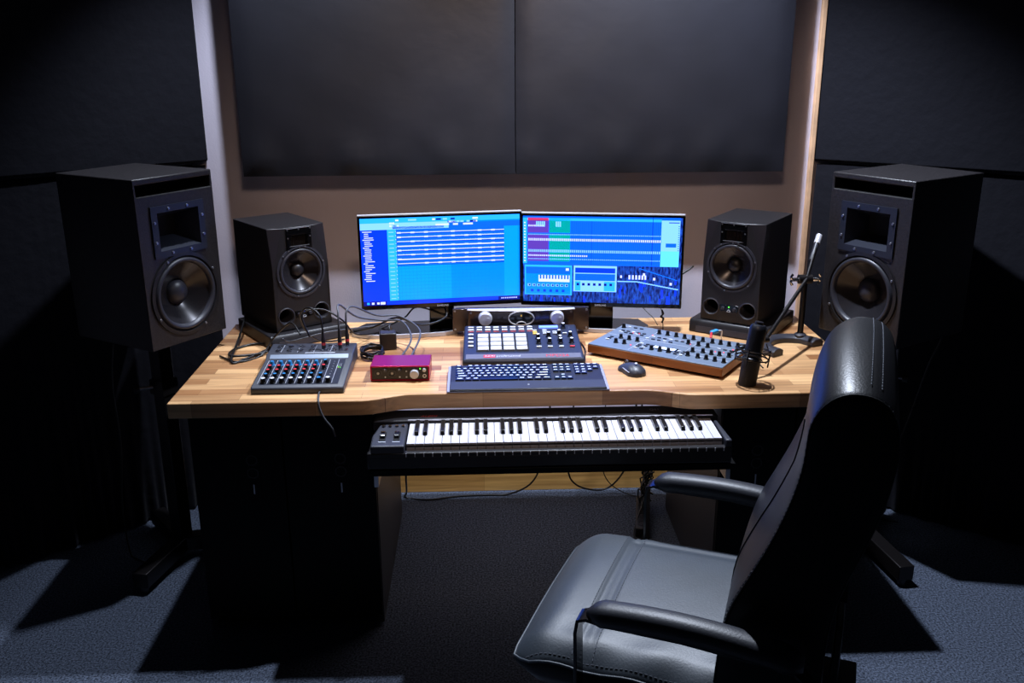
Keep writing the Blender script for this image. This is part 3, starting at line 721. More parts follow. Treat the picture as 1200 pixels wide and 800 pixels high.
for i in range(4):
    b = MB(); on(b, .052+i*.035, .083, .016, .007, .004, 'light_mark' if i < 3 else 'mark_red'); part('button', b, t, bev=.001)
for i in range(4):
    for j in range(3):
        if i == 3 and j: continue
        b = MB(); on(b, .045+i*.032, .187+j*.013 if not (i > 1 and j == 2) else .187, .014, .006, .004, 'led_amber' if (i == 0 and j < 2) else 'light_mark')
        if not (i > 1 and j == 2): part('button', b, t, bev=.001)
def lay(s, size, m, u, v, par, nm='lettering', T_=TT, hh=.0014, shear=0, align='LEFT'):
    me = text_mesh(s, size, m, nm, .0003, align, shear); me.transform(T_ @ Matrix.Translation((u, v, hh))); return link(nm, me, par)
b = MB(); on(b, -.105, .018, .036, .020, .0018, 'mark_red'); bd = part('brand_badge', b, t, label='red badge with white lettering')
lay('AKAI', .014, 'white_plastic', -.120, .0135, t, 'badge_lettering', hh=.002)
lay('professional', .0155, 'white_plastic', -.084, .0135, t, 'brand_lettering'); lay('MPD26', .024, 'mark_red', .068, .010, t, 'model_lettering')
lay('|||||', .015, 'dim_text', -.172, .012, t, 'printed_pattern') if 0 else None

# ------------------------------------------------------------------ computer keyboard
t = thing('computer_keyboard', 'slim black computer keyboard lying along the front edge of the worktop', 'computer keyboard', (.129, 2.4975, .7505), 0)
kw, kd = .446, .188
K0 = Matrix.Translation((0, 0, .0)) @ Matrix.Rotation(radians(3.2), 4, 'X')
b = MB(); b.box((0, kd/2, .005), (kw, kd, .008), 'satin_black', K0); part('body', b, t, bev=.002)
b = MB(); b.box((0, kd/2, .0035), (kw+.016, kd+.0, .004), 'clear_edge', K0); part('clear_rim', b, t, bev=.001, label='pale see-through rim')
b = MB(); b.box((0, .030, .0095), (kw-.002, .056, .003), 'grey_panel', K0); part('palm_rest', b, t, bev=.001)
keys = []
U = .0187; X0 = -kw/2+.014; Yt = .178
def row(y, xs0, widths, gap=None):
    x = xs0
    for w_ in widths:
        if w_ > 0: keys.append((x, y, abs(w_)))
        x += abs(w_)*U
yr = [.173, .151, .132, .113, .094, .075]
row(yr[0], X0, [1, -.85, 1, 1, 1, 1, -.42, 1, 1, 1, 1, -.43, 1, 1, 1, 1])
row(yr[1], X0, [1]*13+[2]); row(yr[2], X0, [1.5]+[1]*12+[1.5]); row(yr[3], X0, [1.75]+[1]*11+[2.25]); row(yr[4], X0, [2.25]+[1]*10+[2.75])
row(yr[5], X0, [1.5, 1.1, 1.2, 6, 1.2, 1.2, 1.3, 1.5])
X1 = X0+15.35*U; X2 = X0+18.75*U
row(yr[0], X1, [1, 1, 1]); row(yr[1], X1, [1, 1, 1]); row(yr[2], X1, [1, 1, 1]); row(yr[4], X1+U, [1]); row(yr[5], X1, [1, 1, 1])
row(yr[0], X2, [1, 1, 1, 1]); row(yr[1], X2, [1, 1, 1, 1]); row(yr[2], X2, [1, 1, 1]); row(yr[3], X2, [1, 1, 1]); row(yr[4], X2, [1, 1, 1, 1]); row(yr[5], X2, [2, 1, -1])
kmesh = {}
for (x, y, w_) in keys[:100]:
    if w_ not in kmesh:
        b = MB(); L_ = w_*U-.0028
        b.box((L_/2, 0, .0018), (L_, .0158, .0036), 'key_black'); b.box((L_/2, .0035, .0037), (min(L_*.62, .03) if w_ < 5 else .0, .0052, .0003), 'light_mark')
        if w_ < 5: pass
        kmesh[w_] = finish_mesh('key', b)
    p = K0 @ Vector((x+.0014, y, .009))
    link('key', kmesh[w_], t, loc=p, rot=(radians(3.2), 0, 0))
b = MB(); b.lathe([(.004, .0), (.003, .0006)], 'light_mark', K0 @ Vector((0.002, .03, .011)), (0, 0, 1), 3); part('emblem', b, t)

# ------------------------------------------------------------------ mouse
t = thing('computer_mouse', 'dark grey wireless mouse lying right of the computer keyboard', 'computer mouse', (.447, 2.652, .7505), radians(24))
b = MB(); rows = []; n = 22
for i in range(n+1):
    v = i/n; yy = -.052+.104*v
    w_ = .0305*(max(0, 1-(2*v-1)**4))**.5*(1-.10*math.exp(-((v-.55)/.16)**2)); hh = .036*max(0, (sin(pi*min(1, (v*.92+.04)))))**.55*(1-.35*v)
    rows.append([(w_*cos(a), yy, max(0, hh*sin(a)**.75 if sin(a) > 0 else 0)) for a in [pi*k/18 for k in range(19)]])
R = b.grid(rows, 'grey_panel'); part('shell', b, t, ang=180)
b = MB(); b.lathe([(.009, -.003), (.0105, 0), (.009, .003)], 'rubber', (0, .028, .0215), (1, 0, 0), 18); part('scroll_wheel', b, t)
b = MB(); b.tube([(0, .049, .012), (0, .040, .0215), (0, .018, .0285), (0, .006, .0312)], .0008, 'matte_black', 6); part('button_seam', b, t)
b = MB(); b.tube([(-.0285, -.03, .012), (-.027, -.005, .014), (-.024, .015, .014), (-.022, .035, .010)], .0014, 'silver', 6); b.tube([(.0285, -.03, .012), (.027, -.005, .014), (.024, .015, .014), (.022, .035, .010)], .0014, 'silver', 6); part('side_line', b, t)
b = MB(); b.lathe([(.0045, 0), (.0035, .0006)], 'light_mark', (0, -.022, .0352), (0, -.1, 1), 12); part('emblem', b, t)

# ------------------------------------------------------------------ synthesizer
t = thing('desktop_synthesizer', 'wood-cased desktop synthesizer covered in small knobs, turned at an angle', 'synthesizer', (.5908, 2.8053, .7505), radians(-35))
w, d = .446, .262
b = MB(); b.box((0, 0, .021), (w, d, .026), 'walnut_case'); part('wooden_case', b, t, bev=.002, label='brown wooden case')
b = MB(); b.box((0, 0, .0055), (w-.03, d-.03, .011), 'matte_black'); part('underside', b, t)
b = MB(); b.box((0, 0, .0355), (w-.002, d-.002, .004), 'synth_panel'); part('control_panel', b, t, bev=.001)
SK = [(-0.205, 0.076), (-0.075, 0.071), (-0.045, 0.071), (-0.015, 0.071), (0.015, 0.068), (0.044, 0.071), (0.077, 0.068), (0.109, 0.068), (0.135, 0.07), (0.164, 0.067), (0.192, 0.067), (0.048, 0.02), (0.082, 0.019), (0.113, 0.018), (-0.159, -0.037), (-0.13, -0.037), (-0.1, -0.04), (-0.152, -0.087), (-0.124, -0.084), (-0.026, -0.094), (0.002, -0.094), (0.03, -0.093), (0.09, -0.047), (0.121, -0.04), (0.149, -0.043), (0.174, -0.041), (0.203, -0.038), (0.093, -0.092), (0.126, -0.094), (0.153, -0.094), (0.181, -0.096), (0.209, -0.097)]
for x, y in SK: knob(t, x, y+.012, .0375, .0066, .0145, 'rubber')
b = MB(); b.box((.006, -.055, .0385), (.082, .03, .002), 'gloss_black'); part('display_frame', b, t)
b = MB(); b.box((.006, -.055, .0393), (.072, .021, .001), 'display_white'); part('display', b, t, label='glowing white display strip')
random.seed(11)
nb = 0
for (x0, y0, nx, ny, dx, dy) in ((-.19, .035, 5, 2, .019, .018), (-.19, .10, 3, 1, .022, .02), (-.075, .040, 6, 1, .02, .02), (-.085, .015, 5, 1, .02, .02), (-.075, -.045, 2, 4, .020, -.016), (.055, -.055, 2, 3, .018, -.016), (.15, .03, 3, 1, .02, .02), (-.19, -.06, 1, 3, .02, .016)):
    for i in range(nx):
        for j in range(ny):
            b = MB(); b.box((x0+i*dx, y0+j*dy, .0390), (.011, .006, .003), 'navy_panel' if (i+j) % 3 else 'light_mark'); part('button', b, t)
for x, y in ((-.15, .043), (-.13, .05), (.02, .045), (.055, .03), (.15, -.0), (.175, .005), (.19, .045), (-.1, -.075), (-.085, .055)): b = MB(); b.lathe([(.0024, 0), (.0018, .002)], 'led_red', (x, y, .0375), (0, 0, 1), 8); part('indicator_light', b, t)
b = MB()
for x in (-.087, .070): b.box((x, .0, .0377), (.001, .24, .0006), 'light_mark')
for (xa, xb, y) in ((-.215, -.09, .002), (-.085, .065, .052), (-.085, .065, .002), (.075, .215, .045), (.075, .215, -.012), (.075, .215, -.065)): b.box(((xa+xb)/2, y, .0377), (xb-xa, .0012, .0006), 'light_mark')
for x, y in SK: b.box((x, y+.0265, .0377), (.014, .0018, .0006), 'light_mark')
part('printed_lines', b, t)

# ------------------------------------------------------------------ piano keyboard on the tray
t = thing('midi_piano_keyboard', 'black piano-style keyboard controller with white keys on the pull-out shelf', 'piano keyboard', (-.206, 2.318, .6095))
# x from 0 (first key) to .848, y from 0 (front of keys) to .24
b = MB()
b.box((.3835, .095, .022), (.975, .235, .036), 'satin_black')
b.box((.3835, .185, .060), (.975, .085, .030), 'satin_black'); b.box((.3835, -.012, .030), (.975, .02, .04), 'satin_black'); part('case', b, t, bev=.004)
b = MB(); b.prism([(-.094, -.020), (-.096, .05), (-.082, .13), (-.004, .14), (-.004, -.020)], .040, .070, 'grey_panel'); cp = part('wheel_panel', b, t, bev=.005, seg=3)
b = MB(); b.prism([(.852, -.020), (.852, .12), (.862, .12), (.870, -.020)], .040, .070, 'grey_panel'); part('end_cheek', b, t, bev=.004)
for x in (-.066, -.028):
    b = MB(); b.box((x, .045, .0705), (.017, .06, .001), 'matte_black'); part('wheel_slot', b, cp)
    b = MB(); b.lathe([(.024, -.006), (.024, .006)], 'gloss_black', (x, .047, .056), (1, 0, 0), 28); b.box((x, .058, .0785), (.012, .006, .003), 'chrome'); part('pitch_wheel', b, t)
b = MB()
for x in (-.066, -.028): b.box((x, .008, .0705), (.02, .003, .0008), 'light_mark')
for k in range(4): b.lathe([(.006, 0), (.005, .005)], 'chrome', (-.07+k*.018, .112, .070), (0, 0, 1), 10)
part('panel_marks', b, cp)
PW = .848/36
def white_mesh(k):
    b = MB(); b.box((PW/2, .070, .0615), (PW-.0012, .140, .011), 'key_white')
    b.box((PW/2, .0035, .051), (PW-.0012, .007, .022), 'key_white'); return finish_mesh('white_key', b)
wm = white_mesh(0)
for i in range(36): link('white_key', wm, t, bev=.0008, loc=(i*PW, 0, .0005))
b = MB(); b.prism([(.052, .067), (.058, .0775), (.0645, .0785), (.140, .0785), (.140, .060), (.052, .060)], -.0055, .0055, 'key_black', 'x')
bmk = finish_mesh('black_key', b)
for o_ in range(5):
    for j in (0, 1, 3, 4, 5): link('black_key', bmk, t, bev=.001, loc=((o_*7+j+1)*PW, 0, .0005))
b = MB(); b.box((.425, .143, .0765), (.86, .004, .003), 'silver'); part('key_bed_edge', b, t)
b = MB()
for i in range(37):
    b.box((i*PW, -.0225, .044), (.0022, .0008, .010), 'light_mark')
part('note_marks', b, t)
Tm = Matrix.Translation((0, 0, .075))
lay('ALESIS', .0165, 'logo_red', .028, .168, t, 'brand_lettering', T_=Tm, hh=.0009, shear=.35); lay('Q61', .0165, 'dim_text', .683, .188, t, 'model_lettering', T_=Tm, hh=.0009)

# ------------------------------------------------------------------ microphone on its desk stand
st = thing('microphone_stand', 'black table microphone stand with a curved cast base beside the right small speaker', 'microphone stand', (1.045, 2.925, .7505))
b = MB(); arc = []
for i in range(19):
    a = radians(20+200*i/18); arc.append(Vector((-.045+.088*cos(a)*1.05, -.085+.095*sin(a), .0)))
rows = []
for i, p in enumerate(arc):
    tn = (arc[min(i+1, 18)]-arc[max(i-1, 0)]).normalized(); nn = Vector((-tn.y, tn.x, 0)); wd = .020 if 2 < i < 16 else .024
    rows.append([p-nn*wd, p-nn*wd+Vector((0, 0, .016)), p-nn*wd*.4+Vector((0, 0, .024)), p+nn*wd*.4+Vector((0, 0, .024)), p+nn*wd+Vector((0, 0, .016)), p+nn*wd])
R = b.grid(rows, 'rubber', closed_v=True); b.cap(R[0], 'rubber'); b.cap(R[-1], 'rubber', True)
part('base', b, st, bev=.002, ang=50)
b = MB(); b.lathe([(.02, 0), (.02, .012), (.012, .018)], 'rubber', (0, -.0, .014), (0, 0, 1), 20); b.cyl((0, -.0, .02), (0, 0, .212), .0095, 'steel_black'); part('pole', b, st)
cl = Vector((.0, 0, .212))
b = MB(); b.cyl(cl+Vector((-.022, 0, 0)), cl+Vector((.022, 0, 0)), .015, 'steel_black', seg=20); part('boom_clamp', b, st)
for s in (-1, 1):
    b = MB(); p = cl+Vector((s*.022, -.002, 0)); b.cyl(p, p+Vector((s*.018, -.004, 0)), .0065, 'chrome'); q = p+Vector((s*.020, -.004, 0))
    b.tube([q+Vector((0, 0, -.018)), q+Vector((s*.006, 0, -.008)), q+Vector((s*.002, 0, 0)), q+Vector((s*.006, 0, .008)), q+Vector((0, 0, .018))], .0042, 'chrome'); part('wing_nut', b, st)
bt = Vector((1.108-1.045, 3.01-2.925, 1.078-.7505)); be = Vector((.835-1.045, 2.62-2.925, .856-.7505))
dirv = (bt-cl).normalized()
b = MB(); cl2 = cl+Vector((0, -.012, .0)); b.tube([bt, cl2, be], .0062, 'steel_black', 12, 1); bo = part('boom_arm', b, st)
b = MB(); b.cyl(bt-dirv*.085, bt-dirv*.02, .0085, 'rubber'); b.cyl(bt-dirv*.02, bt+dirv*.012, .0105, 'silver', seg=18); part('counter_grip', b, bo)
mc = Vector((.7745, 2.535, .842)); ax = Vector((.028, .012, .19)).normalized()
mt = thing('condenser_microphone', 'black studio condenser microphone hanging over the front of the worktop', 'microphone', mc)
qm = ax.to_track_quat('Z', 'Y').to_matrix()
b = MB(); b.lathe([(.0, -.104), (.014, -.103), (.022, -.099), (.0255, -.090), (.0262, -.02)], 'grille', (0, 0, 0), ax, 32, caps=False); part('grille_head', b, mt, ang=60)
b = MB(); b.lathe([(.0262, -.02), (.0275, -.018), (.0275, -.012), (.0255, -.01), (.0245, .07), (.0235, .078), (.019, .085), (.012, .087), (.012, .094), (0, .094)], 'mic_black', (0, 0, 0), ax, 32, caps=False); part('body', b, mt)
sm = thing('shock_mount', 'black wire shock mount ring gripping the hanging microphone', 'shock mount', mc)
b = MB()
for hh, rr in ((.012, .048), (-.012, .048), (.0, .032)): b.tube([qm @ Vector((rr*cos(a), rr*sin(a), hh)) for a in [2*pi*i/28 for i in range(29)]], .0022, 'steel_black', 6, 1)
part('rings', b, sm)
b = MB()
for i in range(12):
    a = 2*pi*i/12; a2 = a+pi/12*(1 if i % 2 else -1)
    b.tube([qm @ Vector((.048*cos(a), .048*sin(a), .012 if i % 2 else -.012)), qm @ Vector((.0265*cos(a2), .0265*sin(a2), -.004 if i % 2 else .004))], .0014, 'matte_black', 5, 1)
part('elastic_cords', b, sm)
e_ = Vector((.835, 2.62, .856))-mc
for i in (0, 1, 2, 3):
    b = MB(); a = 2*pi*i/4+.6; p = qm @ Vector((.048*cos(a), .048*sin(a), 0)); b.tube([p+qm @ Vector((0, 0, -.03)), p+qm @ Vector((0, 0, .02))], .0022, 'steel_black', 6, 1); part('rod', b, sm)
b = MB()
b.tube([qm @ Vector((.034, .034, 0)), e_], .005, 'steel_black', 8, 1); b.lathe([(.009, -.008), (.009, .008)], 'steel_black', e_, (1, .3, 0), 14)
b.tube([e_+Vector((.0, -.01, -.01)), e_+Vector((.012, -.012, -.05)), e_+Vector((.0, -.014, -.07))], .002, 'steel_black', 6); part('yoke', b, sm)

# ------------------------------------------------------------------ office chair  (local: front -Y, X+ towards the camera)
ch = thing('office_chair', 'black leather high-back office chair turned side-on in front of the desk', 'chair', (.393, 1.825, 0), math.atan2(-.924, -.382))
# seat cushion
def seat_top(x, y):
    ex = abs(x)/.272; f = (y+.26)/.50
    z = .512 + .016*(1-ex**2)
    z -= .030*max(0, (ex-.78)/.22)**2
    z -= .050*max(0, (.16-f)/.16)**2
    for (d_, wd, dp) in ((y+.118, .008, .006), (y+.100, .006, .004)): z -= dp*math.exp(-(d_/wd)**2)
    if y > -.11: z -= .005*math.exp(-((x-.150)/.006)**2) + .004*math.exp(-((x+.205)/.012)**2)
    if x > .15: z += .0035*sin(y*42+x*30)*max(0, (x-.15)/.12)
    z += .0022*sin(y*31+x*9)*math.exp(-((y+.19)/.05)**2)
    z -= .012*max(0, (y-.15)/.1)
    return z
b = MB(); nx, ny = 72, 72; rows = []
for j in range(ny+1):
    y = -.262+.522*j/ny; r = []
    for i in range(nx+1):
        u = -1+2*i/nx; hw = .272 - .03*max(0, (-.20-y)/.06)**2
        x = u*hw; r.append((x, y, seat_top(x, y)))
    rows.append(r)
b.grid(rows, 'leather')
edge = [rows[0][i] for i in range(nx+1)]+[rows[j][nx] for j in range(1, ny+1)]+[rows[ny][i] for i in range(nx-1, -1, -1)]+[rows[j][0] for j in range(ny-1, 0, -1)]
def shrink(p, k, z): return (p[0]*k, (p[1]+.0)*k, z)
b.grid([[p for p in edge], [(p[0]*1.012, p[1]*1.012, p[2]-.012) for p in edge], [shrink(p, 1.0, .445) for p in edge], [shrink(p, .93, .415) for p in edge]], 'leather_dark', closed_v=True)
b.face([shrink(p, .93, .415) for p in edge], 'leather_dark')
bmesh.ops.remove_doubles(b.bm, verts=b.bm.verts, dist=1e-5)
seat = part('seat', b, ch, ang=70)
b = MB()
b.tube([(p[0]*1.006, p[1]*1.006, p[2]-.002) for p in edge[::3]]+[(edge[0][0]*1.006, edge[0][1]*1.006, edge[0][2]-.002)], .003, 'leather', 6, 1); part('piping', b, seat, ang=180)
b = MB()
def dash(mb, P, r=.0009, step=.0085, m_='stitch'):
    acc = 0
    P = [Vector(p) for p in P]
    for i in range(len(P)-1):
        L_ = (P[i+1]-P[i]).length; n_ = max(1, int(L_/step)); dv = (P[i+1]-P[i])/n_
        for k in range(n_):
            a = P[i]+dv*k; mb.tube([a, a+dv*.6], r, m_, 4, 1)
for off in (-.132, -.088): dash(b, [(x_/100, off, seat_top(x_/100, off)+.0012) for x_ in range(-26, 27, 2)])
for off in (.141, .159): dash(b, [(off, y_/100, seat_top(off, y_/100)+.0012) for y_ in range(-8, 24, 2)])
dash(b, [(.262, y_/100, seat_top(.262, y_/100)+.001) for y_ in range(-24, 24, 2)])
part('stitching', b, seat, label='pale stitching along the seams')
# backrest: profile swept across the width
front = [(.150, .44), (.150, .50), (.153, .58), (.162, .66), (.192, .74), (.228, .82), (.258, .90), (.276, .97), (.282, 1.02), (.286, 1.055), (.300, 1.09), (.325, 1.115), (.355, 1.125)]
rear = [(.390, 1.12), (.415, 1.10), (.430, 1.06), (.432, 1.00), (.420, .92), (.398, .84), (.372, .76), (.355, .68), (.350, .58), (.348, .50), (.335, .44)]
prof = front+rear; cy_ = sum(p[0] for p in prof)/len(prof)
def dense(P, k=3):
    Q = []
    n_ = len(P)
    for i in range(n_):
        p0, p1, p2, p3 = P[(i-1) % n_], P[i], P[(i+1) % n_], P[(i+2) % n_]
        for t_ in range(k):
            u = t_/k
            Q.append(tuple(.5*((2*p1[c])+(-p0[c]+p2[c])*u+(2*p0[c]-5*p1[c]+4*p2[c]-p3[c])*u*u+(-p0[c]+3*p1[c]-3*p2[c]+p3[c])*u**3) for c in (0, 1)))
    return Q
prof = dense(prof)
def ring(x, s, dome):
    out = []
    for (y, z) in prof:
        # contract about the local middle line
        my = .25+.12*min(1, max(0, (z-.5)/.5)); yy = my+(y-my)*s; zz = z
        if z > 1.0: zz = 1.0+(z-1.0)*(s*.5+.5)
        k_ = max(0, min(1, (z-1.02)/.08)); zz += dome*.030*k_
        if y < my: yy -= dome*.010*min(1, max(0, (z-.9)/.1)) - .010*(1-dome)*max(0, 1-abs(z-.75)/.3)
        out.append((x, yy, zz))
    return out
xs = [(-.252, .90), (-.250, .95), (-.246, .98), (-.238, 1.0)] + [(-.20+.04*i, 1.0) for i in range(11)] + [(.238, 1.0), (.246, .98), (.250, .95), (.252, .90)]
b = MB(); R = b.grid([ring(x, s, max(0, 1-(x/.25)**2)) for x, s in xs], 'leather_back_shaded', closed_v=True)
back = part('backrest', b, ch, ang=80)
for s in (-1, 1):   # side panels: dark leather set into each flank
    b = MB()
    rr = ring(s*.2535, .92, 0); cc = [(s*.2545, p[1], p[2]) for p in ring(0, .6, 0)]
    cc = [(s*.2545, p[1], p[2]) for p in cc]; rr2 = ring(s*.2505, .955, 0)
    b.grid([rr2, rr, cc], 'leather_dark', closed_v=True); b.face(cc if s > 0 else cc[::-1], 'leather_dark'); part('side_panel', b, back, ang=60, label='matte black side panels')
for s in (-1, 1):
    b = MB(); rr = ring(s*.2495, .97, 0); b.tube(rr+[rr[0]], .0026, 'leather_dark', 6, 1); part('piping', b, back, ang=180)
b = MB(); rr = ring(.2435, 1.0, 0); dash(b, [p for p in rr if p[2] > .60], .0008)
part('stitching', b, back, label='pale stitching round the near flank')
for (yy, zz) in ((.378, 1.1265), (.396, 1.119)):
    b = MB(); dash(b, [(x_/100, yy, zz+.0295*(1-(x_/25)**2)) for x_ in range(-22, 23, 2)], .0009); part('stitching', b, back)
b = MB()   # centre seam up the front and the fold under the head cushion
fr = [p for p in ring(0, 1.0, 1)][:len(front)*3-9]
L1 = [(.10-.10*0, p[1]-.0005, p[2]) for p in fr if p[2] < .97]
b.tube([(.04, p[1]-.001, p[2]) for p in fr if p[2] < .99], .0016, 'seam', 6, 1)
part('centre_seam', b, back)
# arms
for s in (-1, 1):
    b = MB(); rows = []; n = 26
    for i in range(n+1):
        v = i/n; y = -.088+.405*v; e = min(1, (sin(pi*min(v*6, .5)))**.6 if v < 1/12 else 1)
        e *= 1 if v < .93 else (1-((v-.93)/.07)**2*.5)
        zc = .640+.010*sin(pi*v)-.02*v*v; hw, hh = .030*max(.25, e), .024*max(.2, e)
        rows.append([(s*.305+hw*cos(a)*abs(cos(a))**(-.25 if abs(cos(a)) > .02 else 0), y, zc+hh*sin(a)) for a in [2*pi*k/20 for k in range(20)]])
    R = b.grid(rows, 'leather_arm', closed_v=True); b.cap(R[0], 'leather_arm'); b.cap(R[-1], 'leather_arm', True)
    ar = part('armrest', b, ch, ang=80)
    b = MB(); P = [(-.098, .30), (-.104, .50), (-.106, .60), (-.102, .628), (-.085, .634), (-.05, .629), (.10, .628), (.30, .612), (.355, .56), (.36, .46)]
    P = P; th = .0035; rows = []
    for i, (y, z) in enumerate(P):
        p0 = Vector(P[max(i-1, 0)]); p1 = Vector(P[min(i+1, len(P)-1)]); tn = (p1-p0).normalized(); nn = Vector((-tn.y, tn.x))*th
        rows.append([(s*.305-.022, y-nn.x, z-nn.y), (s*.305+.022, y-nn.x, z-nn.y), (s*.305+.022, y+nn.x, z+nn.y), (s*.305-.022, y+nn.x, z+nn.y)])
    b.grid(rows, 'gloss_black', closed_v=True); b.box((s*.22, -.098, .385 if 0 else .395), (.215, .04, .01), 'gloss_black'); b.box((s*.305, -.098, .35), (.044, .008, .10), 'gloss_black')
    part('arm_bracket', b, ar, bev=.001, ang=40)
b = MB(); b.box((0, 0, .395), (.34, .30, .035), 'steel_black'); b.box((0, .28, .40), (.10, .28, .02), 'steel_black'); b.box((0, .375, .47), (.10, .016, .16), 'steel_black'); part('seat_mechanism', b, ch, bev=.004)
b = MB(); b.cyl((0, 0, .10), (0, 0, .27), .030, 'satin_black'); b.cyl((0, 0, .26), (0, 0, .385), .015, 'chrome'); part('gas_column', b, ch)
for i in range(5):
    a = 2*pi*i/5+.3; T = Matrix.Rotation(a, 4, 'Z')
    b = MB(); rows = []
    for u, hw, z0, z1 in ((.02, .032, .075, .125), (.12, .026, .075, .115), (.24, .020, .072, .098), (.29, .018, .072, .090)): rows.append([T @ Vector((u, -hw, z0)), T @ Vector((u, hw, z0)), T @ Vector((u, hw*.8, z1)), T @ Vector((u, -hw*.8, z1))])
    R = b.grid(rows, 'satin_black', closed_v=True); b.cap(R[0], 'satin_black'); b.cap(R[-1], 'satin_black', True); lg = part('base_leg', b, ch, bev=.003)
    b = MB(); q = T @ Vector((.275, 0, .026))
    for s in (-1, 1):
        c0 = q+T.to_3x3() @ Vector((0, s*.006, 0)); c1 = q+T.to_3x3() @ Vector((0, s*.022, 0)); b.cyl(c0, c1, .025, 'matte_black', seg=20)
    b.cyl(q+Vector((0, 0, .0)), q+Vector((0, 0, .05)), .007, 'steel_black'); part('caster', b, lg)

# ------------------------------------------------------------------ power adapter, plugs and cables
t = thing('power_adapter', 'black box power adapter standing upright behind the crimson interface', 'power adapter', (-.302, 2.905, .7505), radians(8))
b = MB(); b.box((0, .02, .028), (.054, .042, .056), 'satin_black'); part('housing', b, t, bev=.004)
b = MB(); b.box((0, .02, .0562), (.044, .032, .001), 'rubber'); part('label_plate', b, t)
def cable(name, pts, r, label, cat='cable', m_='cable', group=None, smooth=6):
    b = MB(); b.tube(pts, r, m_, 8, smooth); return tag(part(name, b, ang=180), label, cat, group)
zt = .7545
cable('speaker_cable', [(-.80, 3.28, .90), (-.815, 3.2, .82), (-.80, 3.0, .775), (-.78, 2.80, zt), (-.74, 2.83, zt), (-.69, 2.93, zt+.002), (-.74, 2.985, zt), (-.80, 2.93, zt), (-.79, 2.84, zt+.006), (-.70, 2.87, zt+.004), (-.655, 2.93, zt+.01)], .004, 'thick black cable looped on the worktop left of the mixer')
cable('audio_cable', [(-.83, 2.86, zt), (-.76, 2.80, zt), (-.70, 2.86, zt), (-.665, 2.90, .80), (-.60, 2.86, .86), (-.56, 2.80, .84)], .003, 'thin grey and black cable running from the table edge to the mixer sockets', m_='cable')
# plugs standing in the mixer sockets, each with its lead
def plug(x, y, z, pts, ring_c, label, lead='cable'):
    t = thing('jack_plug', label, 'plug and lead', (x, y, z), 0, 'plugs in the mixer sockets')
    b = MB(); b.lathe([(.0062, 0), (.0062, .03), (.0052, .034), (.0038, .055), (.003, .062)], 'satin_black', (0, 0, .003), (0, 0, 1), 14); b.lathe([(.0045, -.002), (.0045, .003)], 'chrome', (0, 0, 0), (0, 0, 1), 12); part('plug_body', b, t)
    b = MB(); b.lathe([(.0066, .010), (.0066, .018)], ring_c, (0, 0, .003), (0, 0, 1), 14); part('colour_ring', b, t)
    b = MB(); b.tube([(0, 0, .06)]+[(p[0]-x, p[1]-y, p[2]-z) for p in pts], .003, lead, 8, 6); part('lead', b, t, ang=180)
zs = .7995
plug(-.487, 2.777, zs, [(-.495, 2.785, .905), (-.53, 2.80, .925), (-.565, 2.84, .89), (-.56, 2.90, .82), (-.52, 2.95, .77), (-.46, 3.02, zt)], 'mark_red', 'leftmost tall jack plug in the mixer with its lead arching back over', 'cable')
plug(-.437, 2.777, zs, [(-.438, 2.785, .91), (-.44, 2.83, .925), (-.40, 2.92, .86), (-.33, 2.98, .83), (-.26, 2.96, .83), (-.225, 2.87, .80), (-.25, 2.76, .775), (-.262, 2.715, .773)], 'mark_red', 'middle jack plug in the mixer with a lead running to the crimson interface', 'cable_grey')
plug(-.419, 2.812, zs, [(-.418, 2.82, .905), (-.40, 2.86, .91), (-.34, 2.95, .855), (-.27, 2.99, .84), (-.20, 2.92, .81), (-.215, 2.78, .78), (-.232, 2.715, .773)], 'mark_red', 'rightmost jack plug in the mixer with a lead running to the crimson interface', 'cable_grey')
cable('audio_cable', [(-.54, 2.84, .82), (-.56, 2.85, .89), (-.50, 2.87, .90), (-.44, 2.88, .86), (-.41, 2.93, .80), (-.36, 3.05, .765), (-.30, 3.16, zt)], .003, 'black cable arching out of the back of the mixer')
cable('audio_cable', [(-.62, 2.82, .82), (-.60, 2.86, .80), (-.50, 2.90, .815), (-.40, 3.0, .80), (-.33, 3.06, .79)], .0025, 'pale grey thin cable lying across the mixer top edge', m_='cable_grey')
cable('screen_cable', [(-.45, 3.10, zt), (-.36, 3.00, .80), (-.28, 2.99, .835), (-.20, 3.02, .80), (-.12, 3.09, .81), (-.15, 3.15, .86)], .0035, 'black cable hanging in an arc behind the power adapter to the left screen')
cable('screen_cable', [(-.36, 3.12, zt), (-.27, 3.14, .79), (-.22, 3.12, .835), (-.13, 3.14, .80), (-.06, 3.08, .79)], .003, 'upper black cable running to the amplifier behind the left screen stand')
b = MB(); pts = []
random.seed(5)
for k in range(7):
    r_ = .030+.010*random.random(); cx, cy_2 = -.352+.006*random.random(), 2.845+.008*random.random()
    for i in range(14): a = 2*pi*i/14; pts.append((cx+r_*cos(a), cy_2+1.5*r_*sin(a), zt+.003*k+.004*random.random()))
b.tube(pts, .0026, 'cable', 6, 2); tag(part('coiled_cable', b, ang=180), 'bundle of coiled black cable between the mixer and the power adapter', 'cable')
cable('adapter_cable', [(-.302, 2.93, .80), (-.30, 2.96, .82), (-.305, 3.02, .77), (-.36, 3.08, zt)], .003, 'short cable leaving the back of the power adapter')
cable('mixer_cable', [(-.46, 2.52, .757), (-.462, 2.505, .7545), (-.458, 2.475, .756), (-.455, 2.452, .752), (-.452, 2.444, .735), (-.440, 2.440, .705), (-.42, 2.44, .675), (-.412, 2.44, .650)], .0026, 'short pale cable hanging over the front edge below the mixer', m_='cable_grey')
cable('controller_cable', [(.300, 2.985, .765), (.325, 2.93, zt), (.330, 2.86, zt), (.322, 2.80, zt), (.315, 2.74, zt), (.30, 2.71, zt)], .0022, 'thin black cable beside the pad controller')
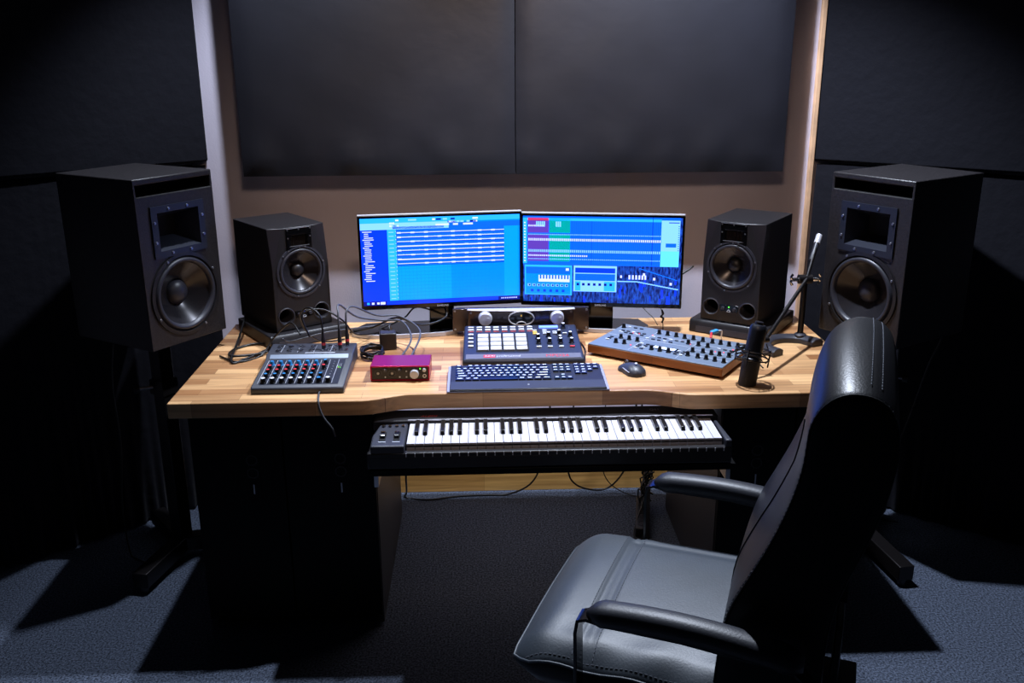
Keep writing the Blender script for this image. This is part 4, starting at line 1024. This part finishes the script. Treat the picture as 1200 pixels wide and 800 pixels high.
cable('speaker_cable', [(.42, 3.19, .90), (.50, 3.24, .865), (.58, 3.24, .862), (.68, 3.24, .89), (.76, 3.27, .93)], .0035, 'black cable sagging between the right screen and the small speaker')
b = MB(); b.tube([(.565, 3.26, .862), (.555, 3.24, .83), (.57, 3.20, .80), (.60, 3.15, .775), (.61, 3.12, .757)], .0014, 'cable', 6, 5); b.tube([(.575, 3.25, .862), (.60, 3.20, .835), (.622, 3.14, .815), (.624, 3.10, .775), (.622, 3.08, .752)], .0016, 'cable', 6, 5)
b.tube([(.622, 3.12, .812), (.628, 3.115, .80), (.618, 3.11, .79), (.628, 3.105, .785), (.62, 3.10, .772)], .003, 'cable', 6, 4); tag(part('earphone_wire', b, ang=180), 'thin knotted black wire dangling behind the synthesizer', 'wire')
t = thing('blue_usb_plug', 'blue connector plug sticking up behind the synthesizer', 'plug', (.755, 2.905, .7505), radians(40))
b = MB(); b.box((0, 0, .045), (.034, .014, .012), 'blue_plug'); part('plug_shell', b, t, bev=.003)
b = MB(); b.tube([(.017, 0, .045), (.04, .0, .040), (.055, .01, .02), (.07, .02, .004)], .0025, 'light_mark', 6, 5); b.tube([(-.015, 0, .045), (-.03, -.01, .045), (-.045, -.02, .036)], .004, 'mark_red', 6, 4); part('lead', b, t, ang=180)
b = MB()
random.seed(9)
P0 = Vector((.775, 2.70, .775))
for k in range(6):
    a = random.random()*6; b.tube([P0+Vector((.01*k-.02, .01*k, .012)), P0+Vector((.03*cos(a), .04*sin(a), .02*random.random())), P0+Vector((.045, .03*sin(a+1), -.008*random.random())), P0+Vector((.06+.01*random.random(), .02*k-.05, -.018))], .002, 'cable', 6, 4)
tag(part('lead_cluster', b, ang=180), 'cluster of short black leads at the right end of the synthesizer', 'cable')
# under the desk
zf = .004
cable('floor_cable', [(-.20, 2.62, .585), (-.26, 2.9, .35), (-.30, 3.30, .05), (-.31, 3.345, zf), (-.22, 3.32, zf), (-.10, 3.345, zf), (.0, 3.35, zf), (.10, 3.345, .01), (.19, 3.33, .07), (.235, 3.30, .22), (.245, 3.20, .45), (.245, 3.15, .69)], .0035, 'black cable lying along the plinth board under the left of the desk')
cable('floor_cable', [(.335, 3.15, .69), (.33, 3.25, .30), (.325, 3.32, .12), (.36, 3.34, .045), (.44, 3.34, .02), (.50, 3.34, .04), (.55, 3.33, .12), (.57, 3.3, .25), (.57, 3.2, .69)], .0035, 'black cable hanging in a low loop under the middle of the desk')
cable('floor_cable', [(.46, 3.2, .69), (.455, 3.3, .25), (.46, 3.34, .12), (.49, 3.34, .05), (.55, 3.33, .01), (.60, 3.31, zf)], .002, 'thin cable dropping beside the low loop under the desk')
cable('floor_cable', [(.585, 3.2, .60), (.59, 3.25, .3), (.61, 3.30, .15), (.625, 3.28, .10)], .0035, 'black cable slanting down to the cable bundle by the right cabinet')
b = MB(); random.seed(12)
for k in range(16):
    p = Vector((.600, 3.16, .02)); P_ = []
    for i in range(7): P_.append(p+Vector((.022*random.uniform(-1, 1), .05*random.uniform(-1, 1), .03*i+.008*random.random())))
    b.tube(P_, .003, 'cable', 6, 3)
b.tube([(.59, 3.12, .10), (.55, 3.05, .03), (.535, 3.0, .006), (.555, 2.97, .006), (.58, 3.04, .03), (.60, 3.10, .08)], .003, 'cable', 6, 5)
tag(part('cable_bundle', b, ang=180), 'tangled upright bundle of black cables against the right cabinet', 'cables')
t = thing('power_strip', 'black power strip on the carpet beneath the cable bundle', 'power strip', (.585, 3.12, 0), radians(80))
b = MB(); b.box((0, 0, .02), (.26, .05, .035), 'satin_black'); part('housing', b, t, bev=.004)
for i in range(4): b = MB(); b.lathe([(.019, 0), (.019, .001), (.016, .001), (.016, -.004), (0, -.004)], 'rubber', (-.09+i*.06, 0, .038), (0, 0, 1), 20, caps=False); part('socket', b, t)
cable('speaker_cable', [(-1.18, 3.05, .87), (-1.215, 3.02, .78), (-1.235, 3.0, .62), (-1.235, 3.0, .40), (-1.255, 2.99, .18), (-1.24, 2.96, .02), (-1.20, 2.92, zf), (-1.1, 2.86, zf)], .0028, 'thin cable hanging from the back of the left large speaker to the floor')
cable('speaker_cable', [(1.52, 2.98, .86), (1.57, 3.02, .74), (1.565, 3.08, .60), (1.52, 3.08, .40), (1.46, 3.08, .18), (1.42, 3.04, .02), (1.36, 2.99, zf)], .0028, 'thin cable hanging from the back of the right large speaker to the floor')
cable('floor_cable', [(-.86, 2.93, zf), (-.93, 2.99, zf), (-.99, 3.03, zf), (-.95, 3.08, zf), (-.87, 3.05, zf), (-.855, 2.98, zf)], .003, 'black cable coiled on the carpet between left stand and cabinet')
cable('floor_cable', [(1.20, 3.05, zf), (1.30, 3.08, zf), (1.42, 3.10, zf), (1.52, 3.06, zf)], .0025, 'thin cable lying on the carpet behind the right speaker stand')
